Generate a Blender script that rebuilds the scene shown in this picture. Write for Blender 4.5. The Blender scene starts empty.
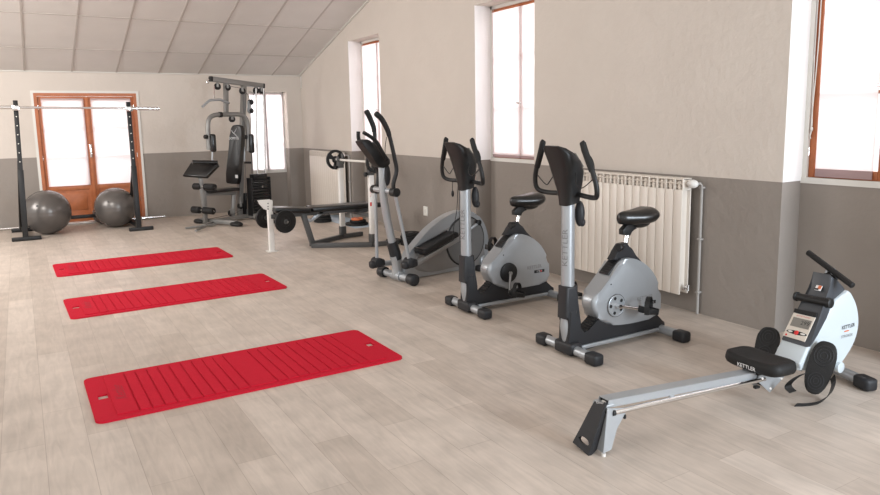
import bpy, bmesh, math, random
from mathutils import Vector, Matrix
random.seed(7)
sc = bpy.context.scene
C = sc.collection
PI = math.pi

# ---------------------------------------------------------------- surveyed camera
YAW, PITCH, ROLL = [math.radians(a) for a in (30.82484351, 8.40483548, -0.96551238)]
FPX, CX, CY, H = 703.1788926, 443.00235255, 223.94292376, 1.5
_f = Vector((math.sin(YAW)*math.cos(PITCH), math.cos(YAW)*math.cos(PITCH), -math.sin(PITCH)))
_r0 = Vector((math.cos(YAW), -math.sin(YAW), 0)); _u0 = _r0.cross(_f)
CR = math.cos(ROLL)*_r0 + math.sin(ROLL)*_u0
CU = -math.sin(ROLL)*_r0 + math.cos(ROLL)*_u0
CF = _f
EYE = Vector((0, 0, H))
def ray(x, y): return (x-CX)/FPX*CR - (y-CY)/FPX*CU + CF
def onplane(x, y, p0, n):                       # survey: point of a real plane seen at a photo position
    d = ray(x, y); p0 = Vector(p0); n = Vector(n)
    return EYE + d*((p0-EYE).dot(n)/d.dot(n))
def F(x, y, z=0.0): return onplane(x, y, (0, 0, z), (0, 0, 1))
class Axis:                                     # a vertical working plane through a machine's centre line
    def __init__(s, x, y, deg=0):
        a = math.radians(deg); s.p = Vector((x, y, 0)); s.u = Vector((math.cos(a), math.sin(a), 0)); s.v = Vector((-math.sin(a), math.cos(a), 0))
    def __call__(s, x, y, off=0.0): return onplane(x, y, s.p + s.v*off, s.v)
    def at(s, u, v, z): return s.p + s.u*u + s.v*v + Vector((0, 0, z))
    def across(s, x, y, u): return onplane(x, y, s.p + s.u*u, s.u)

# ---------------------------------------------------------------- materials
MATS = {}
def mat(name, col, rough=.5, metal=0., bump=0., bscale=60., spec=.5, coat=0., var=0., vscale=8., sheen=0.):
    m = bpy.data.materials.new(name); m.use_nodes = True; nt = m.node_tree; b = nt.nodes['Principled BSDF']
    b.inputs['Base Color'].default_value = (*col, 1); b.inputs['Roughness'].default_value = rough
    b.inputs['Metallic'].default_value = metal; b.inputs['Specular IOR Level'].default_value = spec
    b.inputs['Coat Weight'].default_value = coat; b.inputs['Sheen Weight'].default_value = sheen
    tc = nt.nodes.new('ShaderNodeTexCoord')
    n = nt.nodes.new('ShaderNodeTexNoise'); n.inputs['Scale'].default_value = vscale; n.inputs['Detail'].default_value = 4
    nt.links.new(tc.outputs['Object'], n.inputs['Vector'])
    mx = nt.nodes.new('ShaderNodeMix'); mx.data_type = 'RGBA'
    k = var
    mx.inputs[6].default_value = (*[max(0, c*(1-k)) for c in col], 1); mx.inputs[7].default_value = (*[min(1, c*(1+k)) for c in col], 1)
    nt.links.new(n.outputs['Fac'], mx.inputs[0]); nt.links.new(mx.outputs[2], b.inputs['Base Color'])
    if bump:
        n2 = nt.nodes.new('ShaderNodeTexNoise'); n2.inputs['Scale'].default_value = bscale; n2.inputs['Detail'].default_value = 3
        nt.links.new(tc.outputs['Object'], n2.inputs['Vector'])
        bp = nt.nodes.new('ShaderNodeBump'); bp.inputs['Strength'].default_value = bump; bp.inputs['Distance'].default_value = .01
        nt.links.new(n2.outputs['Fac'], bp.inputs['Height']); nt.links.new(bp.outputs['Normal'], b.inputs['Normal'])
    MATS[name] = m
    return m

SILVER = mat('silver_paint', (.38, .40, .42), .34, .5, var=.05)
SILVERD = mat('silver_dark', (.26, .255, .25), .42, .4, var=.05)
STEELBLUE = mat('silver_rail', (.40, .42, .44), .38, .5, var=.03)
CHROME = mat('chrome', (.8, .8, .8), .12, 1.)
BLACK = mat('black_plastic', (.0085, .0085, .009), .45, var=.15, spec=.4)
RUBBER = mat('black_rubber', (.0085, .008, .008), .6, bump=.15, spec=.35, bscale=200)
BLACKGLOSS = mat('black_vinyl', (.007, .0065, .0065), .3, bump=.05, bscale=120, coat=.1)
CHARCOAL = mat('charcoal_plastic', (.016, .0165, .019), .5, var=.1, spec=.4)
GREYCOVER = mat('grey_cover', (.05, .054, .062), .4, var=.05)
DARKFRAME = mat('dark_grey_frame', (.075, .075, .075), .5, var=.08)
DARKSLOT = mat('dark_slot', (.008, .008, .008), .8)
WHITE = mat('white_paint', (.72, .70, .67), .45, var=.03)
WHITEPLASTIC = mat('white_plastic', (.52, .575, .605), .35, var=.01)
GYMGREY = mat('gym_grey_frame', (.22, .215, .205), .42, .35, var=.05)
BALL = mat('gym_ball_grey', (.13, .118, .11), .27, .35, bump=.03, bscale=40)
RED = mat('red_mat', (.50, .012, .030), .9, bump=.35, bscale=350, var=.06, vscale=30, spec=.12)
WOOD = mat('orange_wood', (.40, .125, .045), .45, var=.25, vscale=14, bump=.05, bscale=30)
TRIM = mat('white_trim', (.66, .64, .60), .5, var=.03)
RADI = mat('radiator_cream', (.70, .635, .565), .4, var=.02)
RADS = mat('radiator_shade', (.19, .16, .135), .7)
PIPE = mat('pipe_grey', (.33, .31, .29), .5)
DISC = mat('flywheel_grey', (.13, .128, .125), .5, var=.06)
LETTER = mat('letter_dark', (.03, .03, .03), .6)
LETTERG = mat('letter_grey', (.20, .20, .20), .6)
LETTERW = mat('letter_white', (.75, .75, .75), .5)
EMBOSS = mat('letter_red', (.30, .006, .018), .85)
REDP = mat('red_plastic', (.6, .02, .02), .4)
ORANGE = mat('orange_plate', (.62, .16, .06), .5, var=.2)
PANEL = mat('panel_beige', (.62, .56, .49), .5)
LCD = mat('lcd_grey', (.19, .18, .16), .3)
PALEBLUE = mat('pale_blue_mat', (.42, .50, .58), .5, var=.1)
PLUGW = mat('outlet_white', (.75, .73, .68), .4)
HEM = mat('mauve_hem', (.36, .25, .25), .8)
REVEAL = mat('white_liner', (.82, .80, .79), .8, bump=.1, bscale=30, var=.02)
TILE = mat('ceiling_tile', (.64, .602, .568), .9, bump=.5, bscale=260, var=.07, vscale=3)
TILEBAR = mat('ceiling_bar', (.44, .395, .36), .6)

def blind_mat():
    m = bpy.data.materials.new('blind_fabric'); m.use_nodes = True; nt = m.node_tree
    for n in list(nt.nodes): nt.nodes.remove(n)
    out = nt.nodes.new('ShaderNodeOutputMaterial'); t = nt.nodes.new('ShaderNodeBsdfTranslucent'); d = nt.nodes.new('ShaderNodeBsdfDiffuse')
    w = nt.nodes.new('ShaderNodeTexNoise'); w.inputs['Scale'].default_value = 90
    t.inputs['Color'].default_value = (.92, .88, .88, 1); d.inputs['Color'].default_value = (.7, .6, .6, 1)
    mx = nt.nodes.new('ShaderNodeMixShader'); mx.inputs[0].default_value = .3
    nt.links.new(t.outputs[0], mx.inputs[1]); nt.links.new(d.outputs[0], mx.inputs[2]); nt.links.new(mx.outputs[0], out.inputs[0])
    return m
BLIND = blind_mat()
def glass_mat():
    m = bpy.data.materials.new('window_glass'); m.use_nodes = True; nt = m.node_tree
    for n in list(nt.nodes): nt.nodes.remove(n)
    out = nt.nodes.new('ShaderNodeOutputMaterial'); t = nt.nodes.new('ShaderNodeBsdfTransparent'); g = nt.nodes.new('ShaderNodeBsdfGlossy')
    g.inputs['Roughness'].default_value = .02
    mx = nt.nodes.new('ShaderNodeMixShader'); mx.inputs[0].default_value = .06
    nt.links.new(t.outputs[0], mx.inputs[1]); nt.links.new(g.outputs[0], mx.inputs[2]); nt.links.new(mx.outputs[0], out.inputs[0])
    return m
GLASS = glass_mat()

def wall_mat():
    m = bpy.data.materials.new('two_tone_plaster'); m.use_nodes = True; nt = m.node_tree; b = nt.nodes['Principled BSDF']; L = nt.links.new
    tc = nt.nodes.new('ShaderNodeTexCoord'); sp = nt.nodes.new('ShaderNodeSeparateXYZ'); L(tc.outputs['Object'], sp.inputs[0])
    gt = nt.nodes.new('ShaderNodeMath'); gt.operation = 'GREATER_THAN'; gt.inputs[1].default_value = 1.05; L(sp.outputs['Z'], gt.inputs[0])
    n = nt.nodes.new('ShaderNodeTexNoise'); n.inputs['Scale'].default_value = 2.2; n.inputs['Detail'].default_value = 5; L(tc.outputs['Object'], n.inputs['Vector'])
    def two(a, c):
        mx = nt.nodes.new('ShaderNodeMix'); mx.data_type = 'RGBA'; mx.inputs[6].default_value = (*a, 1); mx.inputs[7].default_value = (*c, 1); L(n.outputs['Fac'], mx.inputs[0]); return mx
    lo = two((.245, .215, .190), (.285, .252, .225)); hi = two((.55, .492, .440), (.605, .548, .494))
    mx = nt.nodes.new('ShaderNodeMix'); mx.data_type = 'RGBA'
    L(gt.outputs[0], mx.inputs[0]); L(lo.outputs[2], mx.inputs[6]); L(hi.outputs[2], mx.inputs[7]); L(mx.outputs[2], b.inputs['Base Color'])
    b.inputs['Roughness'].default_value = .75; b.inputs['Specular IOR Level'].default_value = .25
    n2 = nt.nodes.new('ShaderNodeTexNoise'); n2.inputs['Scale'].default_value = 14; n2.inputs['Detail'].default_value = 6; L(tc.outputs['Object'], n2.inputs['Vector'])
    bp = nt.nodes.new('ShaderNodeBump'); bp.inputs['Strength'].default_value = .28; bp.inputs['Distance'].default_value = .02
    L(n2.outputs['Fac'], bp.inputs['Height']); L(bp.outputs['Normal'], b.inputs['Normal'])
    return m
WALL = wall_mat()

def floor_mat():
    m = bpy.data.materials.new('wood_plank_vinyl'); m.use_nodes = True; nt = m.node_tree; b = nt.nodes['Principled BSDF']; L = nt.links.new
    tc = nt.nodes.new('ShaderNodeTexCoord')
    mp = nt.nodes.new('ShaderNodeMapping'); mp.inputs['Rotation'].default_value = (0, 0, PI/2); mp.inputs['Location'].default_value = (0.35, .02, 0)
    L(tc.outputs['Object'], mp.inputs['Vector'])
    br = nt.nodes.new('ShaderNodeTexBrick'); br.offset = .37; br.squash = 1; br.inputs['Scale'].default_value = 1
    br.inputs['Brick Width'].default_value = 1.12; br.inputs['Row Height'].default_value = .181; br.inputs['Mortar Size'].default_value = .0017
    br.inputs['Mortar Smooth'].default_value = .6; br.inputs['Bias'].default_value = 0
    br.inputs['Color1'].default_value = (.455, .385, .328, 1); br.inputs['Color2'].default_value = (.55, .475, .412, 1); br.inputs['Mortar'].default_value = (.36, .30, .25, 1)
    L(mp.outputs[0], br.inputs['Vector'])
    mp2 = nt.nodes.new('ShaderNodeMapping'); mp2.inputs['Scale'].default_value = (9, 1.1, 1); L(tc.outputs['Object'], mp2.inputs['Vector'])
    n = nt.nodes.new('ShaderNodeTexNoise'); n.inputs['Scale'].default_value = 3; n.inputs['Detail'].default_value = 7; n.inputs['Distortion'].default_value = 1.2; L(mp2.outputs[0], n.inputs['Vector'])
    n3 = nt.nodes.new('ShaderNodeTexNoise'); n3.inputs['Scale'].default_value = 4.5; n3.inputs['Detail'].default_value = 3; L(tc.outputs['Object'], n3.inputs['Vector'])
    ad = nt.nodes.new('ShaderNodeMath'); ad.operation = 'ADD'; L(n.outputs['Fac'], ad.inputs[0]); L(n3.outputs['Fac'], ad.inputs[1])
    cr = nt.nodes.new('ShaderNodeMapRange'); cr.inputs['From Min'].default_value = .6; cr.inputs['From Max'].default_value = 1.4; cr.inputs['To Min'].default_value = .80; cr.inputs['To Max'].default_value = 1.16
    L(ad.outputs[0], cr.inputs['Value'])
    vm = nt.nodes.new('ShaderNodeVectorMath'); vm.operation = 'SCALE'; L(br.outputs['Color'], vm.inputs[0]); L(cr.outputs[0], vm.inputs['Scale'])
    L(vm.outputs[0], b.inputs['Base Color']); b.inputs['Roughness'].default_value = .42; b.inputs['Specular IOR Level'].default_value = .4
    bp = nt.nodes.new('ShaderNodeBump'); bp.inputs['Strength'].default_value = .06; bp.inputs['Distance'].default_value = .004
    L(n.outputs['Fac'], bp.inputs['Height']); L(bp.outputs['Normal'], b.inputs['Normal'])
    return m
FLOOR = floor_mat()

# ---------------------------------------------------------------- mesh helpers
def ident(bm0): return bm0
def new(): return bmesh.new()
def thing(name, label, cat, loc=(0, 0, 0), group=None, rot=0):
    o = bpy.data.objects.new(name, None); C.objects.link(o); o.location = loc; o.rotation_euler = (0, 0, rot); o.empty_display_size = .1
    o['label'] = label; o['category'] = cat; o['base'] = list(loc)
    if group: o['group'] = group
    return o
def root_base(p):
    while p is not None:
        if 'base' in p: return Vector(p['base'])
        p = p.parent
    return Vector((0, 0, 0))
def obj(name, bm, m, parent=None, label=None, cat=None, group=None, kind=None, base=None, angle=35, smooth=True):
    """link a bmesh (in room coordinates) as one mesh object"""
    bmesh.ops.recalc_face_normals(bm, faces=bm.faces[:])
    me = bpy.data.meshes.new(name)
    b = root_base(parent) if parent is not None else (Vector(base) if base is not None else Vector((0, 0, 0)))
    bm.transform(Matrix.Translation(-b)); bm.to_mesh(me); bm.free()
    if smooth:
        me.polygons.foreach_set('use_smooth', [True]*len(me.polygons)); me.set_sharp_from_angle(angle=math.radians(angle))
    me.materials.append(m)
    o = bpy.data.objects.new(name, me); C.objects.link(o)
    if parent is not None: o.parent = parent
    else:
        o.location = b; o['base'] = list(b)
    if label: o['label'] = label
    if cat: o['category'] = cat
    if group: o['group'] = group
    if kind: o['kind'] = kind
    return o
def struct(name, bm, m, parent=None, **k): return obj(name, bm, m, parent, kind=None if parent else 'structure', **k)

def frame(d):
    d = Vector(d).normalized(); a = Vector((0, 0, 1)) if abs(d.z) < .95 else Vector((1, 0, 0))
    x = a.cross(d).normalized(); return x, d.cross(x)
def ring(bm, c, x, y, rx, ry, n): return [bm.verts.new(c + x*(rx*math.cos(2*PI*i/n)) + y*(ry*math.sin(2*PI*i/n))) for i in range(n)]
def skin(bm, rings, cap0=True, cap1=True, closed=False):
    n = len(rings[0])
    prs = list(zip(rings, rings[1:])) + ([(rings[-1], rings[0])] if closed else [])
    for a, b in prs:
        for i in range(n): bm.faces.new((a[i], a[(i+1) % n], b[(i+1) % n], b[i]))
    if not closed:
        if cap0: bm.faces.new(rings[0])
        if cap1: bm.faces.new(rings[-1])
def catmull(pts, k=5):
    P = [Vector(p) for p in pts]; out = []
    for i in range(len(P)-1):
        p0 = P[max(i-1, 0)]; p1 = P[i]; p2 = P[i+1]; p3 = P[min(i+2, len(P)-1)]
        for j in range(k):
            t = j/k; out.append(.5*((2*p1)+(p2-p0)*t+(2*p0-5*p1+4*p2-p3)*t*t+(3*p1-p0-3*p2+p3)*t**3))
    out.append(P[-1]); return out
def tube(bm, pts, r, n=12, sm=0, flat=1.0, up=None):
    """round (or flattened) tube along a path; r number or list"""
    pts = [Vector(p) for p in pts]; m0 = len(pts)
    if sm:
        rr = r if isinstance(r, (list, tuple)) else [r]*m0
        r = [rr[min(int(i/sm), m0-1)]*(1-(i % sm)/sm) + rr[min(int(i/sm)+1, m0-1)]*((i % sm)/sm) for i in range((m0-1)*sm+1)]
        pts = catmull(pts, sm)
    if not isinstance(r, (list, tuple)): r = [r]*len(pts)
    rings = []; x = None
    for i, p in enumerate(pts):
        d = (pts[min(i+1, len(pts)-1)] - pts[max(i-1, 0)]).normalized()
        if x is None:
            if up is not None: x = Vector(up); x = (x - d*x.dot(d)).normalized()
            else: x = frame(d)[0]
        else: x = (x - d*x.dot(d)).normalized()
        rings.append(ring(bm, p, x, d.cross(x), r[i], r[i]*flat, n))
    skin(bm, rings)
def cyl(bm, a, b, r, r2=None, n=20): tube(bm, [a, b], [r, r if r2 is None else r2], n)
def lathe(bm, prof, c, axis, n=28):
    """prof: (distance along axis, radius)"""
    ax = Vector(axis).normalized(); x, y = frame(ax); c = Vector(c)
    rings = [ring(bm, c + ax*h, x, y, max(r, 1e-4), max(r, 1e-4), n) for h, r in prof]; skin(bm, rings)
def bevel_new(bm, verts, w, seg=2, edges=None):
    vs = set(verts); es = edges or [e for e in bm.edges if e.verts[0] in vs and e.verts[1] in vs]
    bmesh.ops.bevel(bm, geom=es, offset=w, segments=seg, affect='EDGES', profile=.5, clamp_overlap=True)
def box(bm, c, size, bev=0., seg=2, u=(1, 0, 0), v=None, w=None):
    """box centred at c; u,v,w its directions"""
    u = Vector(u).normalized()
    if v is None: v = Vector((0, 0, 1)).cross(u); v = v.normalized() if v.length > 1e-6 else Vector((0, 1, 0))
    v = Vector(v).normalized(); w = u.cross(v) if w is None else Vector(w).normalized(); c = Vector(c)
    vs = []
    for i in (-.5, .5):
        for j in (-.5, .5):
            for k in (-.5, .5): vs.append(bm.verts.new(c + u*(i*size[0]) + v*(j*size[1]) + w*(k*size[2])))
    for q in ((0, 1, 3, 2), (4, 6, 7, 5), (0, 4, 5, 1), (2, 3, 7, 6), (0, 2, 6, 4), (1, 5, 7, 3)): bm.faces.new([vs[i] for i in q])
    if bev: bevel_new(bm, vs, bev, seg)
def bx(bm, lo, hi, bev=0., seg=2):
    lo = Vector(lo); hi = Vector(hi); box(bm, (lo+hi)/2, hi-lo, bev, seg, (1, 0, 0), (0, 1, 0), (0, 0, 1))
def bar(bm, a, b, w, h, bev=.004, up=(0, 0, 1)):
    """square tube from a to b"""
    a = Vector(a); b = Vector(b); d = (b-a); u = d.normalized(); z = Vector(up); z = (z-u*z.dot(u)); z = z.normalized() if z.length > 1e-4 else Vector((1, 0, 0))
    v = z.cross(u); box(bm, (a+b)/2, (d.length, w, h), bev, 2, u, v, z)
def prism(bm, poly, off, bev=0., seg=2):
    """planar polygon pushed along off"""
    off = Vector(off); a = [bm.verts.new(Vector(p)) for p in poly]; b = [bm.verts.new(Vector(p)+off) for p in poly]
    n = len(a); bm.faces.new(a); bm.faces.new(b[::-1]); es = []
    for i in range(n): bm.faces.new((a[i], b[i], b[(i+1) % n], a[(i+1) % n]))
    if bev:
        sa = set(a); sb = set(b)
        es = [e for e in bm.edges if (e.verts[0] in sa and e.verts[1] in sa) or (e.verts[0] in sb and e.verts[1] in sb)]
        bmesh.ops.bevel(bm, geom=es, offset=bev, segments=seg, affect='EDGES', profile=.5, clamp_overlap=True)
def smoothpoly(pts, k=4):
    n = len(pts); P = [Vector(p) for p in pts]; out = []
    for i in range(n):
        p0, p1, p2, p3 = P[i-1], P[i], P[(i+1) % n], P[(i+2) % n]
        for j in range(k):
            t = j/k; out.append(.5*((2*p1)+(p2-p0)*t+(2*p0-5*p1+4*p2-p3)*t*t+(3*p1-p0-3*p2+p3)*t**3))
    return out
def ell(bm, c, rx, ry, rz, u=(1, 0, 0), v=(0, 1, 0), w=(0, 0, 1), seg=24):
    t = bmesh.ops.create_uvsphere(bm, u_segments=seg, v_segments=seg//2, radius=1)
    M = Matrix((Vector(u).normalized()*rx, Vector(v).normalized()*ry, Vector(w).normalized()*rz)).transposed().to_4x4(); M.translation = Vector(c)
    bmesh.ops.transform(bm, matrix=M, verts=t['verts'])
def stripbm(bm, pts, width, th=.003):
    """ribbon: pts are centre points, width a vector"""
    w = Vector(width)/2; pts = [Vector(p) for p in pts]; rings = []
    for i, p in enumerate(pts):
        d = (pts[min(i+1, len(pts)-1)] - pts[max(i-1, 0)]).normalized(); n = d.cross(w).normalized()*th/2
        rings.append([bm.verts.new(p+w+n), bm.verts.new(p-w+n), bm.verts.new(p-w-n), bm.verts.new(p+w-n)])
    skin(bm, rings)
def text(bm, s, org, xd, yd, size, ext=.0008, shear=0., align='CENTER', sx=1., bold=0.):
    cu = bpy.data.curves.new('t', 'FONT'); cu.body = s; cu.size = 1; cu.align_x = align; cu.align_y = 'CENTER'; cu.shear = shear; cu.offset = bold; cu.resolution_u = 2
    o = bpy.data.objects.new('t', cu); C.objects.link(o); me = bpy.data.meshes.new_from_object(o)
    X = Vector(xd).normalized(); Y = Vector(yd); Y = (Y-X*Y.dot(X)).normalized(); Z = X.cross(Y)
    M = Matrix((X*size*sx, Y*size, Z)).transposed().to_4x4(); M.translation = Vector(org) + Z*ext
    me.transform(M); bm.from_mesh(me)
    bpy.data.objects.remove(o); bpy.data.curves.remove(cu); bpy.data.meshes.remove(me)
def copy_tree(o, parent=None):
    c = o.copy(); C.objects.link(c)
    if parent is not None: c.parent = parent
    for ch in list(o.children): copy_tree(ch, c)
    return c
WORLD, DAY, FILL, FILL2, DAY2, FILL3 = 1.18, 135, 42, 185, 290, 90
# ================================================================ the room
W, D, WB, S = 4.355, 12.13, 4.56, .2904          # right wall, back wall, niche back, ceiling slope
def ceilz(y): return 2.325 + S*(12.08 - y)
YF = -2.5                                        # the room is modelled back to here
XL = -4.5
bm = new(); bx(bm, (XL, YF, -.1), (5.0, 12.6, 0)); struct('floor', bm, FLOOR)

# right wall: piers, lintels and thinner backs of three floor-length window niches
NICHE = [(8.93, 9.985, 2.69), (5.52, 6.56, 2.72), (1.86, 2.86, 2.74)]
bm = new()
def wallpiece(y0, y1, x0, z0, zt=None):
    poly = [(x0, y0, z0), (x0, y1, z0), (x0, y1, zt if zt else ceilz(y1)+.06), (x0, y0, zt if zt else ceilz(y0)+.06)]
    prism(bm, poly, (4.80-x0, 0, 0))
ys = [12.50] + [v for n in NICHE for v in (n[1], n[0])] + [YF]
def pier(y0, y1):                                    # each pier's far end is rebated so the window frame tucks in behind it
    h0, h1 = ceilz(y0)+.06, ceilz(y1)+.06
    rb = y1-.075
    pl = [(W, y0), (4.80, y0), (4.80, rb), (WB-.003, rb), (WB-.003, y1), (W, y1)]
    lo = [bm.verts.new((x, y, 0)) for x, y in pl]; hi = [bm.verts.new((x, y, ceilz(y)+.06)) for x, y in pl]
    bm.faces.new(lo); bm.faces.new(hi[::-1])
    for i in range(6): bm.faces.new((lo[i], hi[i], hi[(i+1) % 6], lo[(i+1) % 6]))
for i in range(0, len(ys), 2):
    if i == 0: wallpiece(ys[1], ys[0], W, 0)
    else: pier(ys[i+1], ys[i])
for y0, y1, zt in NICHE:
    wallpiece(y0, y1, W, zt)
    wallpiece(y0, y1, WB, 0, 1.045)
struct('wall_right', bm, WALL, smooth=False)
for k_, (y0, y1, zt) in enumerate(NICHE):            # thin whiter liner on the far side of each niche, above the grey band
    bm = new(); bx(bm, (W+.001, y1-.004, 1.05), (WB, y1, zt)); struct('trim_%d' % (5+k_), bm, REVEAL, smooth=False)

# back wall with the balcony door opening and one window niche
DX0, DX1, DZ = .243, 1.648, 1.995
NX0, NX1, NZ = 3.435, 4.095, 2.035
bm = new()
ZT = ceilz(D)+.05
for x0, x1, z0, z1, d in ((XL, DX0, 0, ZT, 0), (DX0, DX1, DZ, ZT, 0), (DX1, NX0, 0, ZT, 0), (NX0, NX1, NZ, ZT, 0), (NX1, 4.355, 0, ZT, 0), (NX0, NX1, 0, .63, .2)):
    bx(bm, (x0, D+d, z0), (x1, D+.37, z1))
struct('wall_back', bm, WALL, smooth=False)

# sloping ceiling: acoustic tiles between thin bars
sl = Vector((0, -1, S)).normalized(); nrm = Vector((0, S, 1)).normalized()
def cp(x, y, dn=0): return Vector((x, y, ceilz(y))) - nrm*dn
bm = new()
prism(bm, [cp(XL, 12.5), cp(4.8, 12.5), cp(4.8, YF), cp(XL, YF)], nrm*.08)
ceil = struct('ceiling', bm, TILE, smooth=False)
bm = new()
xs = [.165+.613*k for k in range(-8, 8) if .165+.613*k < 4.35]
for x in xs: bar(bm, cp(x, 12.12, .002), cp(x, YF, .002), .024, .008, 0, nrm)
yy = 11.255
while yy > YF:
    bar(bm, cp(XL, yy, .002), cp(4.355, yy, .002), .016, .008, 0, nrm); yy -= 1.073
struct('ceiling_bar', bm, TILEBAR, ceil, smooth=False)
bm = new(); bar(bm, cp(4.335, D, .006), cp(4.335, YF, .006), .03, .012, 0, nrm); struct('trim_1', bm, TRIM, smooth=False)
bm = new(); bar(bm, cp(XL, D-.012, .006), cp(4.34, D-.012, .006), .02, .012, 0, nrm); struct('trim_2', bm, TRIM, smooth=False)

# ---------------- windows of the right wall
def window_right(n, y0, y1, zt, wood_left=True, cord=False):
    """white fixed frame, two wooden sashes with fabric blinds, y1 is the far side"""
    x = WB; z0 = 1.045; y0 -= .06
    bm = new(); fw = .035
    bx(bm, (x, y0, z0-.0), (x+.07, y0+fw, zt)); bx(bm, (x, y1-fw, z0), (x+.07, y1, zt)); bx(bm, (x, y0, zt-fw), (x+.07, y1, zt)); bx(bm, (x-.006, y0, z0-.01), (x+.07, y1, z0+.03))
    win = struct('window_%d' % n, bm, TRIM, smooth=False)
    yc = (y0+y1)/2; xf = x+.022
    for a, b in ((y0+fw, yc), (yc, y1-fw)):
        bm = new(); sw = .042 if n == 3 else .026
        zb, ze = z0+.03, zt-fw
        bx(bm, (xf, a, zb), (xf+.045, a+sw, ze), .004); bx(bm, (xf, b-sw, zb), (xf+.045, b, ze), .004)
        bx(bm, (xf+.001, a+sw, ze-sw), (xf+.044, b-sw, ze), .003); bx(bm, (xf+.001, a+sw, zb), (xf+.044, b-sw, zb+.06), .003)
        for k in (1, 2):
            zz = zb + (ze-zb)*(k/3.0) + .01; bx(bm, (xf+.030, a+sw-.004, zz-.010), (xf+.043, b-sw+.004, zz+.010))
        sash = obj('sash', bm, WOOD, win)
        bm = new(); bx(bm, (xf+.022, a+sw-.002, zb+.058), (xf+.028, b-sw+.002, ze-sw+.002)); obj('pane', bm, GLASS, sash, smooth=False)
        bm = new()                                   # gathered net stretched over the whole sash face
        e = .003 if n != 3 else .062
        zl, zh = zb+.012, ze-.028
        bx(bm, (xf-.022, a+e, zl), (xf-.0195, b-e, zh))
        bl = obj('blind', bm, BLIND, sash, 'thin white fabric blind, glowing with daylight', smooth=False)
        bm = new(); bx(bm, (xf-.024, a+e, zl-.004), (xf-.0175, b-e, zl+(.05 if n == 3 else .022)), .002); obj('blind_hem', bm, HEM, bl, 'mauve bottom hem')
        bm = new(); cyl(bm, (xf-.019, a+e, zh), (xf-.019, b-e, zh), .007, n=10); obj('blind_rod', bm, WOOD, bl)
    bm = new(); cyl(bm, (xf-.028, yc, 1.66), (xf+.0, yc, 1.66), .007); bar(bm, (xf-.028, yc-.01, 1.66), (xf-.028, yc+.07, 1.668), .012, .016, .003)
    obj('window_handle', bm, CHROME, win)
    bm = new()
    for zz in (1.22, 1.85, 2.45): cyl(bm, (xf-.004, y1-fw+.002, zz), (xf-.004, y1-fw+.002, zz+.06), .008)
    obj('hinge', bm, CHROME, win)
    if cord:
        bm = new(); yb = y1-fw-.025
        tube(bm, [(xf-.012, yb, 2.62), (xf-.014, yb-.004, 2.0), (xf-.016, yb+.012, 1.45), (xf-.014, yb+.006, 1.40)], .0035, 8, sm=3)
        tube(bm, [(xf-.012, yb+.014, 2.62), (xf-.016, yb+.018, 1.9), (xf-.014, yb+.008, 1.42)], .0035, 8, sm=3)
        ell(bm, (xf-.016, yb+.008, 1.40), .009, .009, .016, seg=12); tube(bm, [(xf-.016, yb+.008, 1.39), (xf-.018, yb+.016, 1.35), (xf-.018, yb+.008, 1.335)], .004, 8)
        obj('blind_cord', bm, TRIM, win)
for i, (y0, y1, zt) in enumerate(NICHE): window_right(i+1, y0, y1, zt, cord=(i == 2))

# ---------------- window of the back wall
bm = new(); yb = D+.2; fw = .018
bx(bm, (NX0, yb, .63), (NX0+fw, yb+.07, NZ)); bx(bm, (NX1-fw, yb, .63), (NX1, yb+.07, NZ)); bx(bm, (NX0, yb, NZ-fw), (NX1, yb+.07, NZ)); bx(bm, (NX0, yb-.006, .62), (NX1, yb+.07, .665))
w4 = struct('window_4', bm, TRIM, smooth=False)
xm = (NX0+NX1)/2
for a, b in ((NX0+fw, xm), (xm, NX1-fw)):
    bm = new(); y = yb+.02
    for q in (((a, y, .665), (a+.022, y+.045, NZ-fw)), ((b-.022, y, .665), (b, y+.045, NZ-fw)), ((a+.022, y+.001, NZ-fw-.03), (b-.022, y+.044, NZ-fw)), ((a+.022, y+.001, .665), (b-.022, y+.044, .70)), ((a+.02, y+.03, 1.135), (b-.02, y+.043, 1.151)), ((a+.02, y+.03, 1.575), (b-.02, y+.043, 1.591))): bx(bm, *q)
    sash = obj('sash', bm, TRIM, w4, smooth=False)
    bm = new(); bx(bm, (a+.02, y+.022, .69), (b-.02, y+.027, NZ-fw-.02)); obj('pane', bm, GLASS, sash, smooth=False)
    bm = new(); bx(bm, (a-.004, y-.024, .675), (b+.004, y-.021, NZ-fw-.004)); obj('blind', bm, BLIND, sash, smooth=False)

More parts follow.
